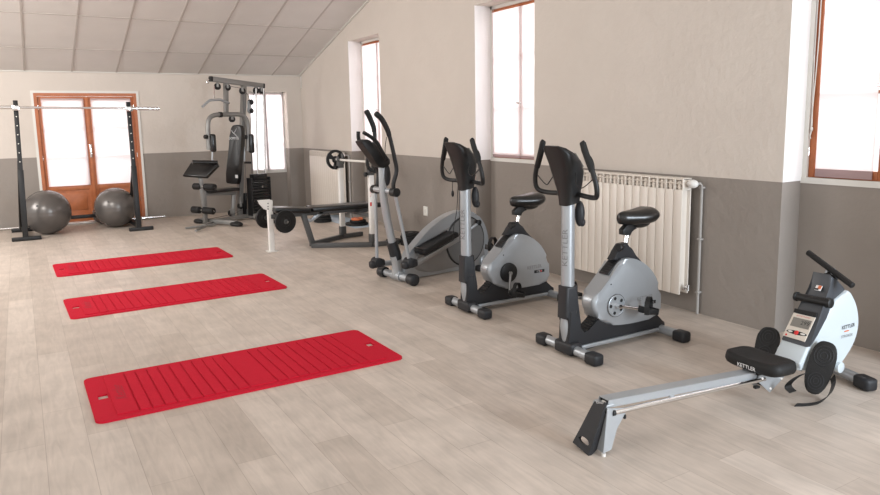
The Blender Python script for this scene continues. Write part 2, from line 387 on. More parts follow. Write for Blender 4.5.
# ---------------- wooden double door in the back wall
bm = new(); t = .045; y0 = D-.012
bx(bm, (DX0, y0, 0), (DX0+t, D+.10, DZ)); bx(bm, (DX1-t, y0, 0), (DX1, D+.10, DZ)); bx(bm, (DX0+t, y0+.002, DZ-t), (DX1-t, D+.098, DZ))
door = struct('door_1', bm, WOOD, label='orange wooden double balcony door with bright glass behind two gym balls', smooth=False)
bm = new(); bx(bm, (DX0, D-.03, 0), (DX1, D+.1, .035), .006); obj('threshold', bm, TRIM, door)
xm = (DX0+DX1)/2
for k, (a, b) in enumerate(((DX0+t, xm-.004), (xm+.004, DX1-t))):
    bm = new(); y = D+.012; zb, zt = .04, DZ-t-.004; sw = .062
    bx(bm, (a, y, zb), (a+sw, y+.05, zt), .006); bx(bm, (b-sw, y, zb), (b, y+.05, zt), .006); bx(bm, (a+sw-.003, y+.003, zt-.06), (b-sw+.003, y+.048, zt), .004); bx(bm, (a+sw-.003, y+.003, .53), (b-sw+.003, y+.048, .61), .004); bx(bm, (a+sw-.003, y+.003, zb), (b-sw+.003, y+.048, zb+.13), .004)
    bx(bm, (a+sw-.01, y+.016, zb+.12), (b-sw+.01, y+.036, .54)); bx(bm, (a+sw+.045, y+.006, zb+.175), (b-sw-.045, y+.03, .49), .012)
    for zz in (1.04, 1.48): bx(bm, (a+sw-.01, y+.034, zz-.009), (b-sw+.01, y+.046, zz+.009))
    leaf = obj('door_leaf', bm, WOOD, door)
    bm = new(); bx(bm, (a+sw-.005, y+.024, .60), (b-sw+.005, y+.030, zt-.05)); obj('pane', bm, GLASS, leaf, smooth=False)
    bm = new(); bx(bm, (a+sw-.018, y-.018, .60), (b-sw+.018, y-.0155, zt-.03)); obj('blind', bm, BLIND, leaf, smooth=False)
    if k == 0:
        bm = new(); bx(bm, (xm-.022, y-.012, .05), (xm+.022, y+.004, zt-.01), .004); obj('cover_strip', bm, WOOD, leaf)
        bm = new(); bx(bm, (xm-.02, y-.022, 1.02), (xm+.014, y+.0, 1.22), .004); cyl(bm, (xm-.003, y-.045, 1.12), (xm-.003, y, 1.12), .009); bar(bm, (xm-.003, y-.045, 1.125), (xm-.003, y-.045, 1.02), .016, .014, .004, (0, 1, 0)); obj('door_handle', bm, CHROME, leaf)
    bm = new()
    for zz in (.3, 1.0, 1.75): cyl(bm, ((a if k == 0 else b), y-.006, zz), ((a if k == 0 else b), y-.006, zz+.07), .009)
    obj('hinge', bm, CHROME, leaf)
bm = new(); e = .035
bx(bm, (DX0-e, D-.012, 0), (DX0, D+.01, DZ+e)); bx(bm, (DX1, D-.012, 0), (DX1+e, D+.01, DZ+e)); bx(bm, (DX0, D-.012, DZ), (DX1, D+.01, DZ+e))
struct('trim_3', bm, TRIM, smooth=False)

# thin vertical cable trunking in the back corner
bm = new(); bx(bm, (4.337, 12.06, 2.10), (4.352, 12.08, 2.30)); struct('trim_4', bm, TRIM, smooth=False)

# ---------------- sectional radiators and their pipes
def radiator(y0, y1, z0, z1, n, label, pipe_y, pipe_side=True):
    x0, x1 = W-.155, W-.055
    root = thing('radiator', label, 'radiator', (W-.1, (y0+y1)/2, 0), 'cream sectional radiators on the right wall')
    dy = (y1-y0)/n
    for i in range(n):
        a = y0+i*dy+.0015; b = y0+(i+1)*dy-.0015; bm = new()
        bx(bm, (x0, a, z0), (x0+.014, b, z1-.085), .004)                      # front plate
        bx(bm, (x0+.014, (a+b)/2-.012, z0+.02), (x1, (a+b)/2+.012, z1-.02))   # water channel
        bx(bm, (x1-.012, a, z0), (x1, b, z1-.03), .003)
        bx(bm, (x0+.004, a, z1-.09), (x0+.095, a+.007, z1-.006)); bx(bm, (x0+.004, b-.007, z1-.09), (x0+.095, b, z1-.006))
        bx(bm, (x0+.008, a, z1-.014), (x1, b, z1), .003)                      # top cap
        for k in (0, 1): box(bm, (x0+.022+.012*k, (a+b)/2, z1-.036-.028*k), (.032, b-a-.006, .004), 0, 2, (1, 0, .45), (0, 1, 0))
        s = obj('radiator_section', bm, RADI, root)
        bm = new(); bx(bm, (x0+.05, a+.008, z1-.092), (x0+.056, b-.008, z1-.015)); obj('louvre_shade', bm, RADS, s, smooth=False)  # dark board behind the louvres, its colour stands in for shade
    bm = new(); yv = y0-.03; zc = z1-.04
    cyl(bm, (x0+.06, y0+.01, zc), (x0+.06, y0-.05, zc), .016); ell(bm, (x0+.045, y0-.055, zc+.002), .032, .045, .032, seg=18); obj('valve', bm, WHITE, root, 'white round thermostat valve')
    bm = new(); cyl(bm, (x0+.06, y0+.01, z0+.05), (x0+.06, y0-.03, z0+.05), .014); cyl(bm, (x0+.06, y0-.028, z0+.03), (x0+.06, y0-.028, z0+.075), .013); cyl(bm, (x0+.05, y0-.028, z0+.05), (x0+.005, y0-.028, z0+.05), .009); obj('drain_valve', bm, CHROME, root)
    return root
def pipe(y, root, z1):
    bm = new(); tube(bm, [(W-.022, y, 0.002), (W-.022, y, z1-.02), (W-.03, y+.008, z1), (W-.08, y+.03, z1-.005)], .011, 12); pp = obj('heating_pipe', bm, PIPE, root, 'thin grey vertical pipe')
    for z in (.17, .58, .97):
        bm = new(); bx(bm, (W-.04, y-.016, z-.008), (W-.0005, y+.016, z+.008), .003); obj('pipe_clip', bm, PIPE, pp)
pipe(3.49, radiator(3.555, 4.90, .155, 1.04, 16, 'long cream sectional radiator behind the silver exercise bikes', 3.51), 1.0)
pipe(10.05, radiator(10.13, 11.42, .085, 1.03, 15, 'cream sectional radiator on the far right wall behind the weight bench', 10.05), .99)

# wall outlet
p = Vector((W, 7.714, .361))
root = thing('wall_outlet', 'small white power outlet low on the grey right wall', 'outlet', p)
bm = new(); bx(bm, (W-.012, p.y-.05, p.z-.06), (W, p.y+.05, p.z+.06), .004); obj('cover_plate', bm, PLUGW, root)
bm = new(); cyl(bm, (W-.0135, p.y, p.z), (W-.011, p.y, p.z), .024)
for s in (-1, 1): cyl(bm, (W-.0145, p.y+s*.009, p.z), (W-.013, p.y+s*.009, p.z), .004, n=8)
obj('socket', bm, TRIM, root)
# ================================================================ exercise bikes
def P2(pts, fn, off=0.): return [fn(x, y, off) for x, y in pts]
def zoomed(pts, x0, y0, s): return [(x0+x/s, y0+y/s) for x, y in pts]
Z1 = Vector((0, 0, 1))
def make_bike(loc, label, crank_cover=False, dangling=False):
    B = Axis(2.905, 3.33, 0); bx0, by0 = 2.905, 3.33
    root = thing('exercise_bike', label, 'exercise bike', (bx0, by0, 0), 'silver and black exercise bikes')
    def L(x, y, z): return Vector((bx0+x, by0+y, z))
    # front and rear floor tubes
    for nm, xc, hw, sy in (('front_stabilizer', 0.0, .205, 1), ('rear_stabilizer', .80, .19, 1)):
        bm = new(); tube(bm, [L(xc, -hw, .042), L(xc, hw, .042)], .031, 16); st = obj(nm, bm, SILVER, root)
        for s in (-1, 1):
            bm = new(); box(bm, L(xc, s*(hw+.035), .037), (.084, .105, .074), .02, 3); obj('end_cap', bm, CHARCOAL, st, 'black rubber end cap')
    # black base frame, one low beam rising into the post foot
    bm = new()
    prof = [(-.035, .075), (-.03, .30), (.035, .30), (.055, .16), (.09, .125), (.14, .135), (.23, .235), (.30, .255), (.40, .17), (.62, .17), (.71, .225), (.755, .13), (.84, .085), (.845, .045), (.73, .045), (.20, .028), (.03, .015), (-.04, .02)]
    prism(bm, [L(x, -.05, z) for x, z in prof], (0, .10, 0), .014, 3); fr = obj('base_frame', bm, CHARCOAL, root, 'black plastic base frame')
    bm = new(); box(bm, L(0, 0, .05), (.10, .17, .082), .02, 3); obj('stabilizer_mount', bm, CHARCOAL, fr)
    bm = new()
    for k in range(6):
        t = k/5; box(bm, L(.150+.068*t, 0, .15+.078*t), (.012, .075, .012), .002, 1, (1, 0, 1.1), (0, 1, 0))
    obj('rib', bm, BLACK, fr)
    bm = new(); bar(bm, L(.06, -.06, .048), L(.76, -.06, .048), .018, .024, .004); bar(bm, L(.06, .06, .048), L(.76, .06, .048), .018, .024, .004); obj('base_rail', bm, SILVER, root, 'silver rail along the base')
    # post
    bm = new(); tube(bm, [L(.012, 0, .03), L(.0, 0, .11), L(-.012, 0, .19), L(-.008, 0, .30)], [.034, .04, .042, .036], 18, sm=4); obj('post_foot', bm, SILVER, root, 'silver curved foot of the post')
    bm = new()
    for z0, z1, a, b in ((.20, .42, .052, .046),):
        pr = [(-.058, .245), (-.052, .455), (.044, .455), (.048, .2), (.075, .12), (.03, .12), (.012, .19), (-.02, .235)]
        prism(bm, [L(x, -.047, z) for x, z in pr], (0, .094, 0), .018, 3)
    obj('post_sleeve', bm, CHARCOAL, root)
    bm = new(); tube(bm, [L(-.006, 0, .38), L(-.010, 0, 1.02)], .042, 20, up=(1, 0, 0)); post = obj('post', bm, SILVER, root)
    bm = new(); text(bm, 'KETTLER', L(-.047, -.020, .70), (0, 0, 1), (-.45, .9, 0), .052, .0012, sx=1.15); obj('lettering', bm, LETTERG, post)
    # console: wedge leaning away from the seat
    bm = new(); st = [(.975, .0, .054, .056), (1.03, .0, .06, .06), (1.09, -.002, .070, .072), (1.16, -.012, .076, .092), (1.23, -.040, .066, .106), (1.285, -.084, .044, .108), (1.318, -.120, .025, .094), (1.334, -.146, .008, .064)]
    rings = []
    for z, x, rx, ry in st:
        ringv = []
        for i in range(24):
            a = 2*PI*i/24; ca, sa = math.cos(a), math.sin(a); p = .6
            ringv.append(bm.verts.new(L(x + rx*math.copysign(abs(ca)**p, ca), ry*math.copysign(abs(sa)**p, sa), z + .25*rx*ca)))
        rings.append(ringv)
    skin(bm, rings); con = obj('console', bm, BLACK, root, 'black display console seen from behind')
    bm = new()
    box(bm, L(-.108, 0, 1.245), (.006, .07, .02), .002, 1, (.5, 0, 1), (0, 1, 0)); obj('screw_cover', bm, DARKSLOT, con)
    bm = new(); box(bm, L(.020, 0, 1.245), (.11, .14, .008), .003, 1, (-.62, 0, .78), (0, 1, 0)); obj('display', bm, LCD, con)
    # handlebar
    bm = new()
    for s in (-1, 1):
        tube(bm, [L(.02, s*.03, 1.04), L(.015, s*.10, 1.03), L(-.005, s*.225, 1.028), L(-.032, s*.278, 1.05), L(-.045, s*.282, 1.12), L(-.054, s*.245, 1.22), L(-.058, s*.195, 1.30), L(-.062, s*.185, 1.345)], .0155, 14, sm=5)
    hb = obj('handlebar', bm, BLACK, root)
    for s in (-1, 1):
        bm = new(); tube(bm, [L(-.051, s*.256, 1.19), L(-.057, s*.213, 1.28), L(-.062, s*.185, 1.35), L(-.0625, s*.184, 1.356)], [.019, .020, .019, .012], 14, sm=3); ell(bm, L(-.044, s*.238, 1.24), .018, .014, .05, w=(-.05, -s*.4, 1), u=(1, 0, .05), seg=14); obj('grip', bm, RUBBER, hb)
        bm = new(); tube(bm, [L(-.02, s*.085, 1.19), L(-.055, s*.12, 1.11), L(-.05, s*.17, 1.085), L(-.048, s*.27, 1.15)], .0032, 8, sm=5); obj('sensor_cable', bm, BLACK, hb)
    # adjuster knob housing on the rider's side of the post
    bm = new(); ell(bm, L(.074, -.014, .905), .030, .034, .082, seg=24); ell(bm, L(.088, -.022, .85), .022, .02, .028, seg=16); obj('tension_knob', bm, CHARCOAL, root, 'black rounded resistance knob')
    if dangling:
        bm = new(); tube(bm, [L(-.03, .15, 1.03), L(-.03, .152, .985), L(-.03, .15, .945)], .0025, 8); ell(bm, L(-.03, .15, .925), .012, .012, .026, seg=14); tube(bm, [L(-.03, .07, 1.0), L(-.035, .085, .8), L(-.05, .11, .66), L(-.05, .12, .56)], .0028, 8, sm=5); tube(bm, [L(-.03, .045, 1.0), L(-.035, .05, .8), L(-.03, .05, .55)], .0028, 8, sm=4); obj('hanging_cable', bm, BLACK, root, 'thin black cable with a plug hanging from the console')
    # housing
    near = -.066
    pz = zoomed([(105, 371), (78, 352), (66, 325), (70, 298), (92, 268), (115, 236), (136, 203), (152, 191), (176, 189), (205, 202), (230, 228), (248, 270), (250, 312), (246, 345), (200, 360), (150, 370)], 570, 190, 2.754)
    poly = smoothpoly(P2(pz, B, near), 3)
    bm = new(); prism(bm, poly, (0, .132, 0), .03, 5); hs = obj('housing', bm, SILVER, root, 'silver flywheel housing', angle=60)
    cx = B(570+127/2.754, 190+318/2.754, near-.004)
    bm = new(); lathe(bm, [(-.006, .072), (0, .074), (.004, .074), (.006, .070), (.0045, .068), (.0046, 0)], cx, (0, -1, 0), 36); dk = obj('crank_disc', bm, BLACK if crank_cover else SILVER, hs)
    if not crank_cover:
        bm = new(); rg = []
        for i in range(40):
            a = 2*PI*i/40; d = Vector((math.cos(a), 0, math.sin(a))); rg.append(ring(bm, cx+d*.075+Vector((0, -.003, 0)), d, Vector((0, 1, 0)), .0025, .003, 5))
        skin(bm, rg, closed=True); obj('disc_seam', bm, DARKFRAME, dk)
        for i in range(5):
            bm = new(); a = 2*PI*i/5+.6; cyl(bm, cx+Vector((.051*math.cos(a), -.004, .051*math.sin(a))), cx+Vector((.051*math.cos(a), -.0062, .051*math.sin(a))), .0115, n=14)
            obj('disc_hole', bm, DARKSLOT, dk)
    else:
        bm = new(); lathe(bm, [(0, .080), (.016, .078), (.022, .066), (.024, 0)], cx, (0, -1, 0), 36); obj('crank_cover', bm, BLACK, dk, 'round black crank cover')
    bm = new(); fp = P2(zoomed([(97, 232), (108, 218), (128, 192)], 570, 190, 2.754), B, 0)
    d = (fp[2]-fp[0]).normalized(); n = Vector((-d.z, 0, d.x)); box(bm, (fp[0]+fp[2])/2+n*.013, ((fp[2]-fp[0]).length*1.15, .088, .014), .005, 2, d, (0, 1, 0)); vt = obj('vent_grille', bm, BLACK, hs)
    bm = new()
    for k in range(8): box(bm, fp[0].lerp(fp[2], .0+1.0*k/7)+n*.021, (.005, .065, .004), 0, 1, d, (0, 1, 0))
    obj('vent_slat', bm, CHARCOAL, vt)
    tl = B(570+206/2.754, 190+297/2.754, near-.0005)
    bm = new(); text(bm, 'KETTLER', tl, (1, 0, .02), (0, 0, 1), .040, .0012, sx=.95); obj('lettering', bm, SILVERD, hs, 'raised silver lettering')
    bm = new(); bc = tl+Vector((.052, -.001, -.04)); box(bm, bc, (.105, .004, .024), .008, 2); bd = obj('badge', bm, BLACK, hs, 'small black badge')
    bm = new(); text(bm, 'CTR  3', bc+Vector((.0, -.002, 0)), (1, 0, 0), (0, 0, 1), .019, .0012); obj('lettering', bm, LETTERW, bd)
    bm = new(); box(bm, bc+Vector((.016, -.0025, 0)), (.013, .002, .013), .002, 1); obj('red_mark', bm, REDP, bd)
    bm = new(); scp = B(570+113/2.754, 190+260/2.754, near); cyl(bm, scp+Vector((0, .004, 0)), scp+Vector((0, -.002, 0)), .005, n=10); obj('screw_cover', bm, DARKSLOT, hs)
    # cranks and pedals
    c0 = Vector((cx.x, by0, cx.z))
    ang = -.22 if not crank_cover else -PI/2-.15
    for s, a in ((-1, ang), (1, ang+PI)):
        du = Vector((math.cos(a), 0, math.sin(a))); yn = by0+s*.10; hub = Vector((c0.x, yn, c0.z)); e = hub+du*.155 + Vector((0, s*.022, 0))
        bm = new(); cyl(bm, Vector((c0.x, by0+s*.06, c0.z)), Vector((c0.x, yn+s*.012, c0.z)), .014); tube(bm, [hub, hub+du*.08+Vector((0, s*.006, 0)), e], [.012, .0095, .011], 14); cyl(bm, e-Vector((0, s*.012, 0)), e+Vector((0, s*.03, 0)), .009); ck = obj('crank', bm, CHROME if (s < 0 and not crank_cover) else SILVERD, root)
        pc = e+Vector((.012, s*.075, 0)); bm = new()
        box(bm, pc, (.10, .092, .034), .006, 2, (1, 0, -.18), (0, 1, 0))
        for k in (-1, 1): box(bm, pc+Vector((.04*k, 0, -.007*k+.006)), (.012, .10, .04), .004, 1, (1, 0, -.18), (0, 1, 0))
        pd = obj('pedal', bm, BLACK, root)
        bm = new(); pts = [pc+Vector((.0, -.065, -.01)), pc+Vector((.0, -.068, .05)), pc+Vector((.0, -.025, .088)), pc+Vector((.0, .025, .088)), pc+Vector((.0, .068, .05)), pc+Vector((.0, .065, -.01))]
        pts = [Vector((pc.x + (p.y-pc.y)*.85, pc.y + (p.y-pc.y)*.55, p.z)) for p in pts]
        stripbm(bm, catmull(pts, 4), (.020, -.022, 0), .004); obj('pedal_strap', bm, RUBBER, pd)
    # saddle and its post
    bm = new(); nk = P2(zoomed([(118, 194), (132, 172), (143, 150), (160, 146), (168, 165), (182, 180), (205, 203), (160, 198)], 570, 190, 2.754), B, -.032)
    prism(bm, nk, (0, .064, 0), .012, 3); sk = obj('seat_socket', bm, CHARCOAL, root)
    kb = B(570+140/2.754, 190+157/2.754, -.02); bm = new(); lathe(bm, [(-.02, .018), (0, .018), (.004, .026), (.03, .027), (.036, .022), (.036, 0)], kb, (-1, -.25, 0), 18); obj('clamp_knob', bm, BLACK, sk)
    t0 = B(570+153/2.754, 190+150/2.754, 0); t1 = B(570+160/2.754, 190+112/2.754, 0)
    bm = new(); cyl(bm, t0, t1+(t1-t0)*.3, .0155); obj('seat_post', bm, CHROME, root)
    bm = new(); prism(bm, P2(zoomed([(147, 124), (147, 110), (158, 97), (178, 96), (186, 106), (170, 113), (167, 126)], 570, 190, 2.754), B, -.022), (0, .044, 0), .006, 2); obj('saddle_clamp', bm, BLACK, root)
    sc0 = B(570+180/2.754, 190+75/2.754, 0)
    bm = new(); prof = [(-.150, .012, .018, .000), (-.142, .030, .030, .003), (-.11, .045, .036, .004), (-.06, .062, .040, .002), (.0, .086, .044, .001), (.05, .104, .047, .004), (.10, .108, .046, .010), (.13, .094, .038, .014), (.146, .06, .024, .016), (.15, .02, .012, .016)]
    rings = []
    for dx, hw, hh, dz in prof:
        rg = []
        for i in range(22):
            a = 2*PI*i/22; ca, sa = math.cos(a), math.sin(a); zt = hh*(1.25*sa if sa > 0 else sa*1.25)
            if sa > 0: zt -= .010*max(0, 1-abs(ca)*3)*(1 if -.1 < dx < .13 else 0)
            rg.append(bm.verts.new(sc0+Vector((dx, hw*ca, zt+dz))))
        rings.append(rg)
    skin(bm, rings); ell(bm, sc0+Vector((.035, 0, -.040)), .085, .062, .034, seg=20); obj('saddle', bm, BLACKGLOSS, root, 'glossy black padded saddle', angle=70)
    root.location = loc
    return root
make_bike((2.905, 3.33, 0), 'silver and black exercise bike nearest the rowing machine, in front of the long radiator')
make_bike((2.925, 4.545, 0), 'silver and black exercise bike between the elliptical trainer and the nearer bike', True, True)
# ================================================================ rowing machine
RW = Axis(2.11, 2.232, -3)
u, v = RW.u, RW.v
row = thing('rowing_machine', 'white and grey rowing machine with a long silver rail in the right foreground', 'rowing machine', (2.11, 2.232, 0))
OFF = -.033                                                     # near side of the rail
ra = RW(608.6, 400.5, OFF); rb = RW(752, 373.2, OFF)
du = (rb-ra).normalized(); dn = du.cross(v) * -1
if dn.z < 0: dn = -dn
RH = .036
e0 = ra - v*OFF - dn*RH/2; e1 = e0 + du*1.30
bm = new(); hw = .033; tck = .004
for c, sz in ((0, 0),):
    m = (e0+e1)/2; ln = (e1-e0).length
    box(bm, m+dn*(RH/2-tck/2), (ln, 2*hw, tck), .0015, 1, du, v); box(bm, m-dn*(RH/2-tck/2), (ln, 2*hw, tck), .0015, 1, du, v)
    for s in (-1, 1): box(bm, m+v*s*(hw-tck/2), (ln, tck, RH-2*tck+.002), 0, 1, du, v)
rail = obj('rail', bm, STEELBLUE, row, 'long silver seat rail')
bm = new(); box(bm, e0+du*.012, (.016, 2*hw-.012, RH-.010), .003, 1, du, v); obj('rail_plug', bm, DARKSLOT, rail)
bm = new(); ell(bm, e0+du*.004, .006, .017, .006, du, v, dn, seg=12); obj('pulley_rope', bm, TRIM, rail)
# slide rods below the rail
ca = RW(614, 412.5, -.040); cb = RW(752, 381.5, -.040)
for s in (1, -1):
    off = v*(.080 if s < 0 else 0)
    bm = new(); cyl(bm, ca+off, cb+(cb-ca)*.1+off, .0125, n=16); rd = obj('slide_rod', bm, CHROME, row, 'chrome slide rod under the rail')
    bm = new(); cyl(bm, ca-(cb-ca).normalized()*.012+off, ca+off+(cb-ca).normalized()*.002, .0145, n=16); obj('rod_cap', bm, BLACK, rd)
for t in (.40, .78):
    bm = new(); p = ca.lerp(cb, t); box(bm, p+v*.03+Vector((0, 0, .014)), (.03, .05, .016), .003, 1, du, v); obj('rod_bracket', bm, STEELBLUE, rail)
# rear foot: silver bracket with a dark plastic shoe leaning backwards
bm = new()
pl = [RW(607.5, 408.3, -.045), RW(603.3, 453.5, -.055), RW(611.5, 449.5, -.055), RW(617, 429, -.05), RW(625.5, 413, -.045), RW(631, 408.2, -.045)]
prism(bm, pl, v*.004); prism(bm, [p+v*.095 for p in pl], v*.004)
a0, a1 = pl[0], pl[1]
prism(bm, [a0+u*.003, a1+u*.003, a1+u*.003+v*.11, a0+u*.003+v*.095], u*.004)
bar(bm, pl[0]+v*.005+u*.02+Vector((0, 0, .004)), pl[0]+v*.09+u*.02+Vector((0, 0, .004)), .05, .012, .003)
rf = obj('rear_bracket', bm, STEELBLUE, row, 'silver rear bracket', smooth=False)
bm = new(); cyl(bm, Vector((pl[1].x+.008, pl[1].y+.006, 0)), Vector((pl[1].x+.008, pl[1].y+.006, .014)), .010); obj('foot_screw', bm, WHITE, rf)
bm = new(); box(bm, RW(625, 415, -.045)+Vector((.0, .02, -.008)), (.014, .05, .02), .003, 1, u, v); obj('hook', bm, BLACK, rf)
# shoe plate: top under the rail end, bottom flared backwards
tb = [RW.across(x, y, -.0) for x, y in ((608.3, 401.5), (598.5, 399.0))]
def shoe(px, py, uu): return RW.across(px, py, uu)
T0, T1 = shoe(607.8, 402.5, .035), shoe(596.5, 401.5, .035)
B0, B1 = shoe(590.5, 456.2, -.035), shoe(574.6, 442.5, -.035)
ML = T1.lerp(B1, .12); 
bm = new(); W4 = lambda a, b, t: a.lerp(b, t)
fr_pts = [T0, T1, B1, B0]
q = lambda s, t: T0.lerp(T1, s).lerp(B0.lerp(B1, s), t)         # s across, t down
pn = (T1-T0).cross(B0-T0).normalized()
if pn.dot(u) > 0: pn = -pn
# plate with an oval grip hole near the bottom
def platehole(bm, N=20):
    outer = []; inner = []
    sq = []
    for cx_, cy_, dx, dy in ((1, -1, 0, 1), (1, 1, -1, 0), (-1, 1, 0, -1), (-1, -1, 1, 0)):
        for i in range(5): sq.append((.5+.5*(cx_+dx*2*i/5), .80+.2*(cy_+dy*2*i/5)))
    for a_, b_ in sq:
        a = math.atan2((b_-.80)/.2, (a_-.5)/.5); inner.append((.5+.33*math.cos(a), .82+.06*math.sin(a)))
    vi = [[bm.verts.new(q(*p)+pn*d) for p in inner] for d in (0, .012)]; vo = [[bm.verts.new(q(*p)+pn*d) for p in sq] for d in (0, .012)]
    for i in range(N):
        j = (i+1) % N
        bm.faces.new((vi[0][i], vi[0][j], vo[0][j], vo[0][i])); bm.faces.new((vi[1][i], vo[1][i], vo[1][j], vi[1][j]))
        bm.faces.new((vi[0][i], vi[1][i], vi[1][j], vi[0][j])); bm.faces.new((vo[0][i], vo[0][j], vo[1][j], vo[1][i]))
    prism(bm, [q(0, 0), q(1, 0), q(1.03, .12), q(1, .6), q(0, .6)], pn*.012)
platehole(bm)
# side flange toward the viewer
prism(bm, [q(0, .18), q(0, 1), q(0, 1)+u*.035+Vector((0, 0, .02)), q(0, .18)+u*.012], v*.006)
prism(bm, [q(1, .18)-v*.006, q(1, 1)-v*.006, q(1, 1)-v*.006+u*.035+Vector((0, 0, .02)), q(1, .18)-v*.006+u*.012], v*.006)
obj('rear_shoe', bm, CHARCOAL, row, 'dark plastic rear foot with an oval hole', angle=25)
bm = new(); text(bm, 'Kettler', q(.45, .02)+pn*.013, (T0-T1), Vector((0, 0, 1)), .018, .0008, shear=.2); obj('lettering', bm, LETTERW, rf)

# seat carriage
bm = new()
pk = [RW(758.5, 371, -.046), RW(784.5, 376.5, -.046), RW(770, 392.5, -.046), RW(759.5, 383, -.046)]
prism(bm, pk, v*.005); prism(bm, [p+v*.087 for p in pk], v*.005)
sb = obj('seat_bracket', bm, STEELBLUE, row, 'silver triangular seat bracket', smooth=False)
for x, y in ((762.5, 378.5), (770.5, 388.5), (781.5, 378.5)): bm = new(); cyl(bm, RW(x, y, -.046), RW(x, y, -.052), .006, n=12); obj('seat_bolt', bm, CHROME, sb)
bm = new(); cyl(bm, RW(771, 387, -.04), RW(771, 387, -.04)+v*.08, .011); obj('seat_roller', bm, BLACK, sb)
bm = new(); box(bm, RW(756.5, 387, -.03), (.035, .02, .014), .003, 1, du, v); obj('stop_block', bm, BLACK, sb)
sz = RW(772, 374, -.16).z
sc_ = RW.at(.0, 0, 0)
p0 = RW(771, 376.5, -.155)                                       # near rear lower corner of the cushion
s0 = (p0 - RW.p).dot(u); zb = p0.z
bm = new(); N = 40; rings = []
SW, SD, SH = .168, .105, .058
cs = RW.p + u*(s0+SD+.002) + Vector((0, 0, zb))
for k, (f, z) in enumerate(((.86, -.002), (.96, .006), (1.0, .022), (.995, .038), (.96, .050), (.88, .057), (.7, .055), (.4, .050), (.12, .048))):
    rg = []
    for i in range(N):
        a = 2*PI*i/N; c, s_ = math.cos(a), math.sin(a); p = .42
        X = SD*f*math.copysign(abs(c)**p, c)*(1-.16*(abs(s_)**2)*(1 if c > 0 else .25)); Y = SW*f*math.copysign(abs(s_)**p, s_)
        sad = .012*(abs(Y)/SW)**2 if k >= 4 else 0
        rg.append(bm.verts.new(cs + u*X + v*Y + Vector((0, 0, z + sad - .06*(X+SD)*.3))))
    rings.append(rg)
skin(bm, rings); bmesh.ops.translate(bm, verts=bm.verts[:], vec=Vector((.014, 0, -.020))); cs = cs+Vector((.014, 0, -.020)); seat = obj('seat', bm, RUBBER, row, 'black contoured padded seat', angle=60)
bm = new(); text(bm, 'KETTLER', cs - u*(SD+.0015) + v*(.0) + Vector((0, 0, .018)), -v, (0, 0, 1), .028, .0015, bold=.012); obj('lettering', bm, LETTERW, seat)
bm = new(); box(bm, cs+Vector((0, 0, -.012)), (.15, .10, .022), .004, 1, u, v); obj('seat_plate', bm, BLACK, seat)

# white flywheel housing
NW = -.080
edge = [(800, 371), (811, 347), (820.5, 330), (830.6, 309), (836.7, 299.5), (849.5, 291), (855.5, 303), (858.2, 317), (857.5, 330), (853.5, 343), (846, 356), (838, 366), (825, 372)]
pb = [RW(x, y, NW) for x, y in edge]
bm = new(); prism(bm, pb[:6]+catmull(pb[5:13], 4)[1:], v*(-2*NW), .012, 3); hz = obj('housing', bm, WHITEPLASTIC, row, 'white plastic flywheel housing')
# lower front of the housing under the console
ca2 = RW(811, 347, NW); 
# grey cover on the sloping front; surface through two photo points on the console edge
k1, k2 = RW(817.2, 318.5, -.066), RW(806.5, 343, -.066)
sd = (k1-k2).normalized(); sn = v.cross(sd) ;
if sn.dot(u) > 0: sn = -sn
def SL(x, y, h=0.): return onplane(x, y, k1 + sn*h, sn)         # point on the sloping console face
low = RW(801.5, 350.5, -.08); 
inn = [RW(x, y, NW) for x, y in ((809.5, 349.5), (820.8, 331), (830.9, 310.5), (837, 301), (850, 291.3))]
top = [RW(x, y, NW) for x, y in ((846, 286.5), (840, 279.5), (834, 274.5))]
bm = new()
base_ = (k2-k1)
bot_out = k2 - sd*.02 + v*(NW+.066)
tp = k1 + sd*.165 + v*(NW+.066)
polyc = [bot_out] + inn + top + [tp]
prism(bm, polyc, v*(-2*NW), .022, 4); 
for w_ in bm.verts:
    t_ = (w_.co-k1).dot(sd); o_ = (w_.co-RW.p).dot(v)
    if t_ > .05: w_.co -= v*(o_*min(.32, .32*((t_-.05)/.12)**1.5))
    if t_ > .11: w_.co -= sn*(.02*abs(o_)/.08)
cov = obj('console_cover', bm, GREYCOVER, row, 'dark grey sloping cover', angle=50)
# white nose below the cover
bm = new(); prism(bm, [bot_out+sd*.02-sn*.006, bot_out-sd*.10-sn*.0, bot_out-sd*.125-sn*.03, RW(803, 372, NW), RW(812, 348, NW)], v*(-2*NW), .012, 3); obj('front_nose', bm, WHITEPLASTIC, row, 'white lower front of the housing')
# display panel
pc = [SL(x, y, .001) for x, y in ((793.8, 312.7), (816.2, 317.9), (805.2, 342.2), (782.9, 335.6))]
bm = new(); prism(bm, pc, sn*.004, .002, 1); pan = obj('display_panel', bm, PANEL, cov, 'beige display panel', smooth=False)
bm = new(); prism(bm, [SL(x, y, .0052) for x, y in ((793.8, 316.8), (812.2, 321.2), (808.3, 329.9), (790, 325.4))], sn*.0012); lcd = obj('lcd_screen', bm, LCD, pan, smooth=False)
pr_ = [SL(x, y, .0052) for x, y in ((782, 335), (806, 342.5), (816.5, 317.5))]
xd = (pc[1]-pc[0]).normalized(); yd = (pc[0]-pc[3]).normalized()
bm = new(); text(bm, '299', SL(805.0, 323.8, .0066), xd, yd, .034, .0006); obj('digits', bm, LETTER, lcd)
bm = new(); c = SL(796.5, 332.8, .005); ell(bm, c, .060, .011, .003, xd, yd, sn, 24); obj('button_ring', bm, DARKSLOT, pan)
for s in (-1, 1): bm = new(); ell(bm, c+xd*s*.035, .017, .006, .0045, xd, yd, sn, 14); obj('grey_button', bm, TRIM, pan)
bm = new(); ell(bm, c, .014, .013, .008, xd, yd, sn, 18); obj('red_button', bm, REDP, pan)
